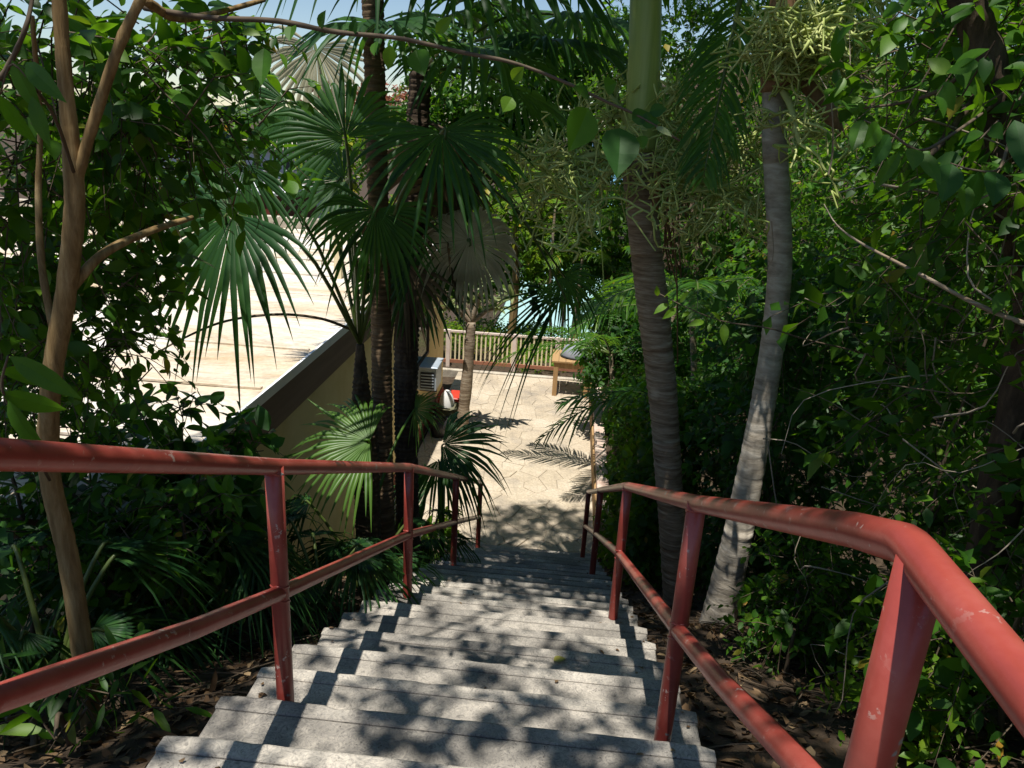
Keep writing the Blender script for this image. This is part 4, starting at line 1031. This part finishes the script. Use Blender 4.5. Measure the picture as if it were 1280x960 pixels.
# sprig of pale leaves catching the light
sp = thing('leafy_sprig', P(1000, 420, 3.6), 'thin sprig of pale sunlit leaves in front of the grey palm trunk', 'sprig')
stem(sp, 'stem', pxline([(1150, 470, 4.2), (1080, 442, 3.95), (1010, 425, 3.7), (960, 410, 3.6), (905, 402, 3.55), (860, 385, 3.5), (820, 365, 3.5)]), .005, .0025, M['twig'], 6, 20)
for px, py, ax, ay, sz in ((822, 370, -.1, -1, .05), (830, 372, .9, -.9, .07), (835, 380, -1, .5, .07), (850, 378, .5, -.8, .07), (845, 385, -.9, .8, .07), (862, 390, -.5, .2, .05), (880, 402, -1, .1, .075), (888, 405, -.2, .7, .04), (900, 400, -.6, -.9, .06), (905, 405, .05, 1, .085), (918, 400, 1, -.35, .06), (930, 398, .8, -.5, .05)):
    p = P(px, py, 3.5); q = P(px + ax * 20, py + ay * 20, 3.45); leaf_part(sp, p, q - p, np.array([0, -.5, 1]) + rng.normal(0, .3, 3), sz * 1.15, sz * .5, M['leaf_light'])

# bare twigs and vine stems tangled through the right hand undergrowth
parts = []
for k in range(150):
    a = P(rng.uniform(860, 1300), rng.uniform(60, 760), rng.uniform(2.4, 4.6)); L = rng.uniform(.25, .9); dv = nrm(rng.normal(0, 1, 3) * np.array([1, .5, .8]))
    q = spline([a, a + dv * L * .35 + rng.normal(0, .05, 3), a + dv * L * .7 + rng.normal(0, .09, 3), a + dv * L + rng.normal(0, .12, 3)], 10)
    if (q[:, 0] < 1.1).any() or (q[:, 2] < ground_z(q[:, 0], q[:, 1])).any(): continue
    parts.append(tube(q, np.linspace(.006, .0015, 10) * rng.uniform(.4, 1.0), 4, False))
tag(add('bare_twigs', join(parts), M['twig_pale']), 'tangle of thin pale bare twigs through the right hand undergrowth', kind='stuff')

# wood behind: reads as one mass
wl = []
for k in range(46):
    x = rng.uniform(2.6, 8.5); y = rng.uniform(2.5, 17); g = float(ground_z(x, y)); wl.append((x, y, g + rng.uniform(.8, 5.5) + .25 * (x - 2.6), 1.1, 1.3, 1.0))
for xx in np.arange(1.9, 13, 1.5):
    for zz in np.arange(-2, 16.5, 1.6):
        wl.append((xx + rng.normal(0, .4), rng.uniform(15, 17) + .55 * xx + (zz < 2) * 1.5, zz + rng.normal(0, .4), 1.2, 1.1, 1.1))
p, d = in_lobes(wl, 18000, .2, above_ground)
x = rng.uniform(1.5, 16, 2600); y = rng.uniform(18, 38, 2600); p = np.concatenate([p, np.stack([x, y, ground_z(x, y) + .3], 1)]); d = np.concatenate([d, nrm(rng.normal(size=(2600, 3)) + np.array([0, -.3, .8]))])
lf, sm = twigs(p, d, .55, 9, .15, .075, .4, 0, 1.0, .005)
o = add('woodland', lf, M['leaf']); tag(o, 'dense mass of dark green woodland behind the right hand shrubs', kind='stuff')
s = add('twigs', sm, M['twig'], o); s['kind'] = 'stuff'

# trees beyond the fence and the roof
def far_tree(label, x, y, z0, h, lobes, n, L, mat, name='far_tree'):
    t = thing(name, (x, y, z0), label, 'tree', 'trees beyond the terrace')
    stem(t, 'trunk', [np.array([x, y, z0]), np.array([x + .1, y, z0 + h * .5]), np.array([x, y, z0 + h * .9])], .16, .05, M['bark'], 8, 16)
    leafy(t, [(x + a, y + b, z0 + c, d, e, f) for a, b, c, d, e, f in lobes], n, L, L * .5, M[mat], length=.6, nleaf=9, lo=.3, stemr=.008)
    return t
far_tree('sunlit yellow green tree between the palms beyond the fence', -1.6, 21.5, -1.5, 5, [(0, 0, 5.2, 1.3, 1.2, 1.1), (.9, 0, 4.2, 1.0, 1, .9), (-.9, .3, 6.2, 1.1, 1, .8), (1.2, .4, 6.0, 1, 1, .8)], 420, .2, 'leaf_light')
far_tree('green tree beyond the right end of the fence', 1.0, 21, -1.5, 5.5, [(0, 0, 5.5, 1.5, 1.2, 1.2), (.6, 0, 7.3, 1.3, 1, 1.0), (-.5, 0, 3.6, 1.2, 1, 1.0)], 420, .18, 'leaf')
fl = [P(px + rng.normal(0, 8), py + rng.normal(0, 8), 25 + rng.normal(0, .6)) for px in range(540, 800, 48) for py in range(60, 345, 46)]
far_tree('broad sunlit tree filling the gap above the fence', .3, 25, -3, 10, [(q[0] - .3, q[1] - 25, q[2] + 3, 1.05, .9, .85) for q in fl], 3400, .22, 'leaf')
far_tree('leafy tree standing behind the white roof parapet', -5.3, 18.3, -1, 4, [(0, 0, 3.9, 1.0, 1, .9), (1.2, .4, 4.2, 1.0, 1, .9), (2.3, 0, 4.6, 1.0, 1, 1.0)], 300, .17, 'leaf_light')
far_tree('yellow green tree in front of the far grey house', -9.2, 29, -4, 8, [(0, 0, 8.2, 1.3, 1.2, 1.4), (1.5, 0, 9.0, 1.2, 1, 1.2)], 240, .22, 'leaf_light')
far_tree('reddish leaved tree far beyond the grey house', -13.5, 46, -6, 12, [(0, 0, 12.4, 2.6, 1.5, 1.3), (2.2, 0, 12.6, 2, 1.5, 1.2)], 240, .3, 'red_leaf')
far_tree('dark green tree behind the white roof at the left', -10.5, 19, -2, 7, [(0, 0, 6.6, 1.8, 1.2, 1.6), (-2, 0, 6.9, 1.8, 1.2, 1.6), (1.5, 0, 7.4, 1.3, 1, 1.2)], 380, .18, 'leaf')
bl = []
for k in range(90):
    x = rng.uniform(-9, 2.2); y = rng.uniform(17.9, 26.5); bl.append((x, y, float(ground_z(x, y)) + .12, .6, .6, .28))
p, d = in_lobes(bl, 2600, .2); lf, sm = twigs(p, d, .4, 9, .12, .05, .3, 1)
tag(add('bank_foliage', lf, M['leaf_light']), 'yellow green ground cover on the bank below the fence', kind='stuff')

# ------------------------------------------------------------------ leaf litter, fallen leaf
n = 9000
x = np.where(rng.random(n) < .5, rng.uniform(XL - 2.2, XL - .03, n), rng.uniform(XR + .03, XR + 2.4, n)); y = rng.uniform(.4, 9, n) ** 1.0
y = .4 + (y - .4) * rng.random(n) ** .5
z = ground_z(x, y) + .012 + .02 * rng.random(n)
a = rng.random(n) * 6.28
lf = leaves(np.stack([x, y, z], 1), np.stack([np.cos(a), np.sin(a), -.45 + rng.normal(0, .25, n)], 1), np.array([0, .45, 1.0]) + rng.normal(0, .35, (n, 3)), .05 + .09 * rng.random(n), .016 + .03 * rng.random(n), 1, .3, .3)
tag(add('leaf_litter', lf, M['litter']), 'brown dry leaf litter covering the soil on both sides of the stairs', kind='stuff')
parts = []
for k in range(160):
    xx = XL - rng.uniform(.1, 1.4) if k % 2 else XR + rng.uniform(.1, 1.6); yy = rng.uniform(.9, 5.5); a = rng.random() * 6.28; L = rng.uniform(.15, .5)
    q = np.array([[xx + math.cos(a) * L * s, yy + math.sin(a) * L * s, 0] for s in (-.5, 0, .5)]); q[:, 0] = np.where(k % 2, np.minimum(q[:, 0], XL - .04), np.maximum(q[:, 0], XR + .04)); q[:, 2] = ground_z(q[:, 0], q[:, 1]) + .03 + .03 * rng.random(3)
    parts.append(tube(spline(q, 6), .004, 4, False))
tag(add('fallen_twigs', join(parts), M['twig']), 'dry twigs scattered over the leaf litter', kind='stuff')
lp = []
for k in range(170):
    i = rng.integers(1, len(NOSE)); ny, nz = NOSE[i]; sx = XL + abs(rng.normal(0, .12)) + .02 if rng.random() < .42 else XR - abs(rng.normal(0, .12)) - .02 if rng.random() < .75 else rng.uniform(XL, XR)
    lp.append((min(max(sx, XL + .03), XR - .03), ny - rng.uniform(.02, .33), nz + .009))
lp = np.array(lp); n = len(lp); a = rng.random(n) * 6.28
tag(add('step_litter', leaves(lp, np.stack([np.cos(a), np.sin(a), .02 * rng.random(n)], 1), np.array([0, 0, 1.0]) + rng.normal(0, .15, (n, 3)), .012 + .035 * rng.random(n) ** 2, .008 + .012 * rng.random(n), 1, .3, .1), M['litter']), 'crumbs of dry leaf scattered on the concrete treads', kind='stuff')
ky, kz = [q for q in NOSE if q[0] > 3.0][0]
q = PZ(692, 826, kz + .012)
tag(add('fallen_leaf', leaves(np.array([q]), np.array([[.8, .5, .02]]), np.array([[0, 0, 1.0]]), np.array([.07]), np.array([.045]), 2, .2, .1), M['yellow_leaf']), 'single yellowish fallen leaf lying on a middle step', 'leaf')
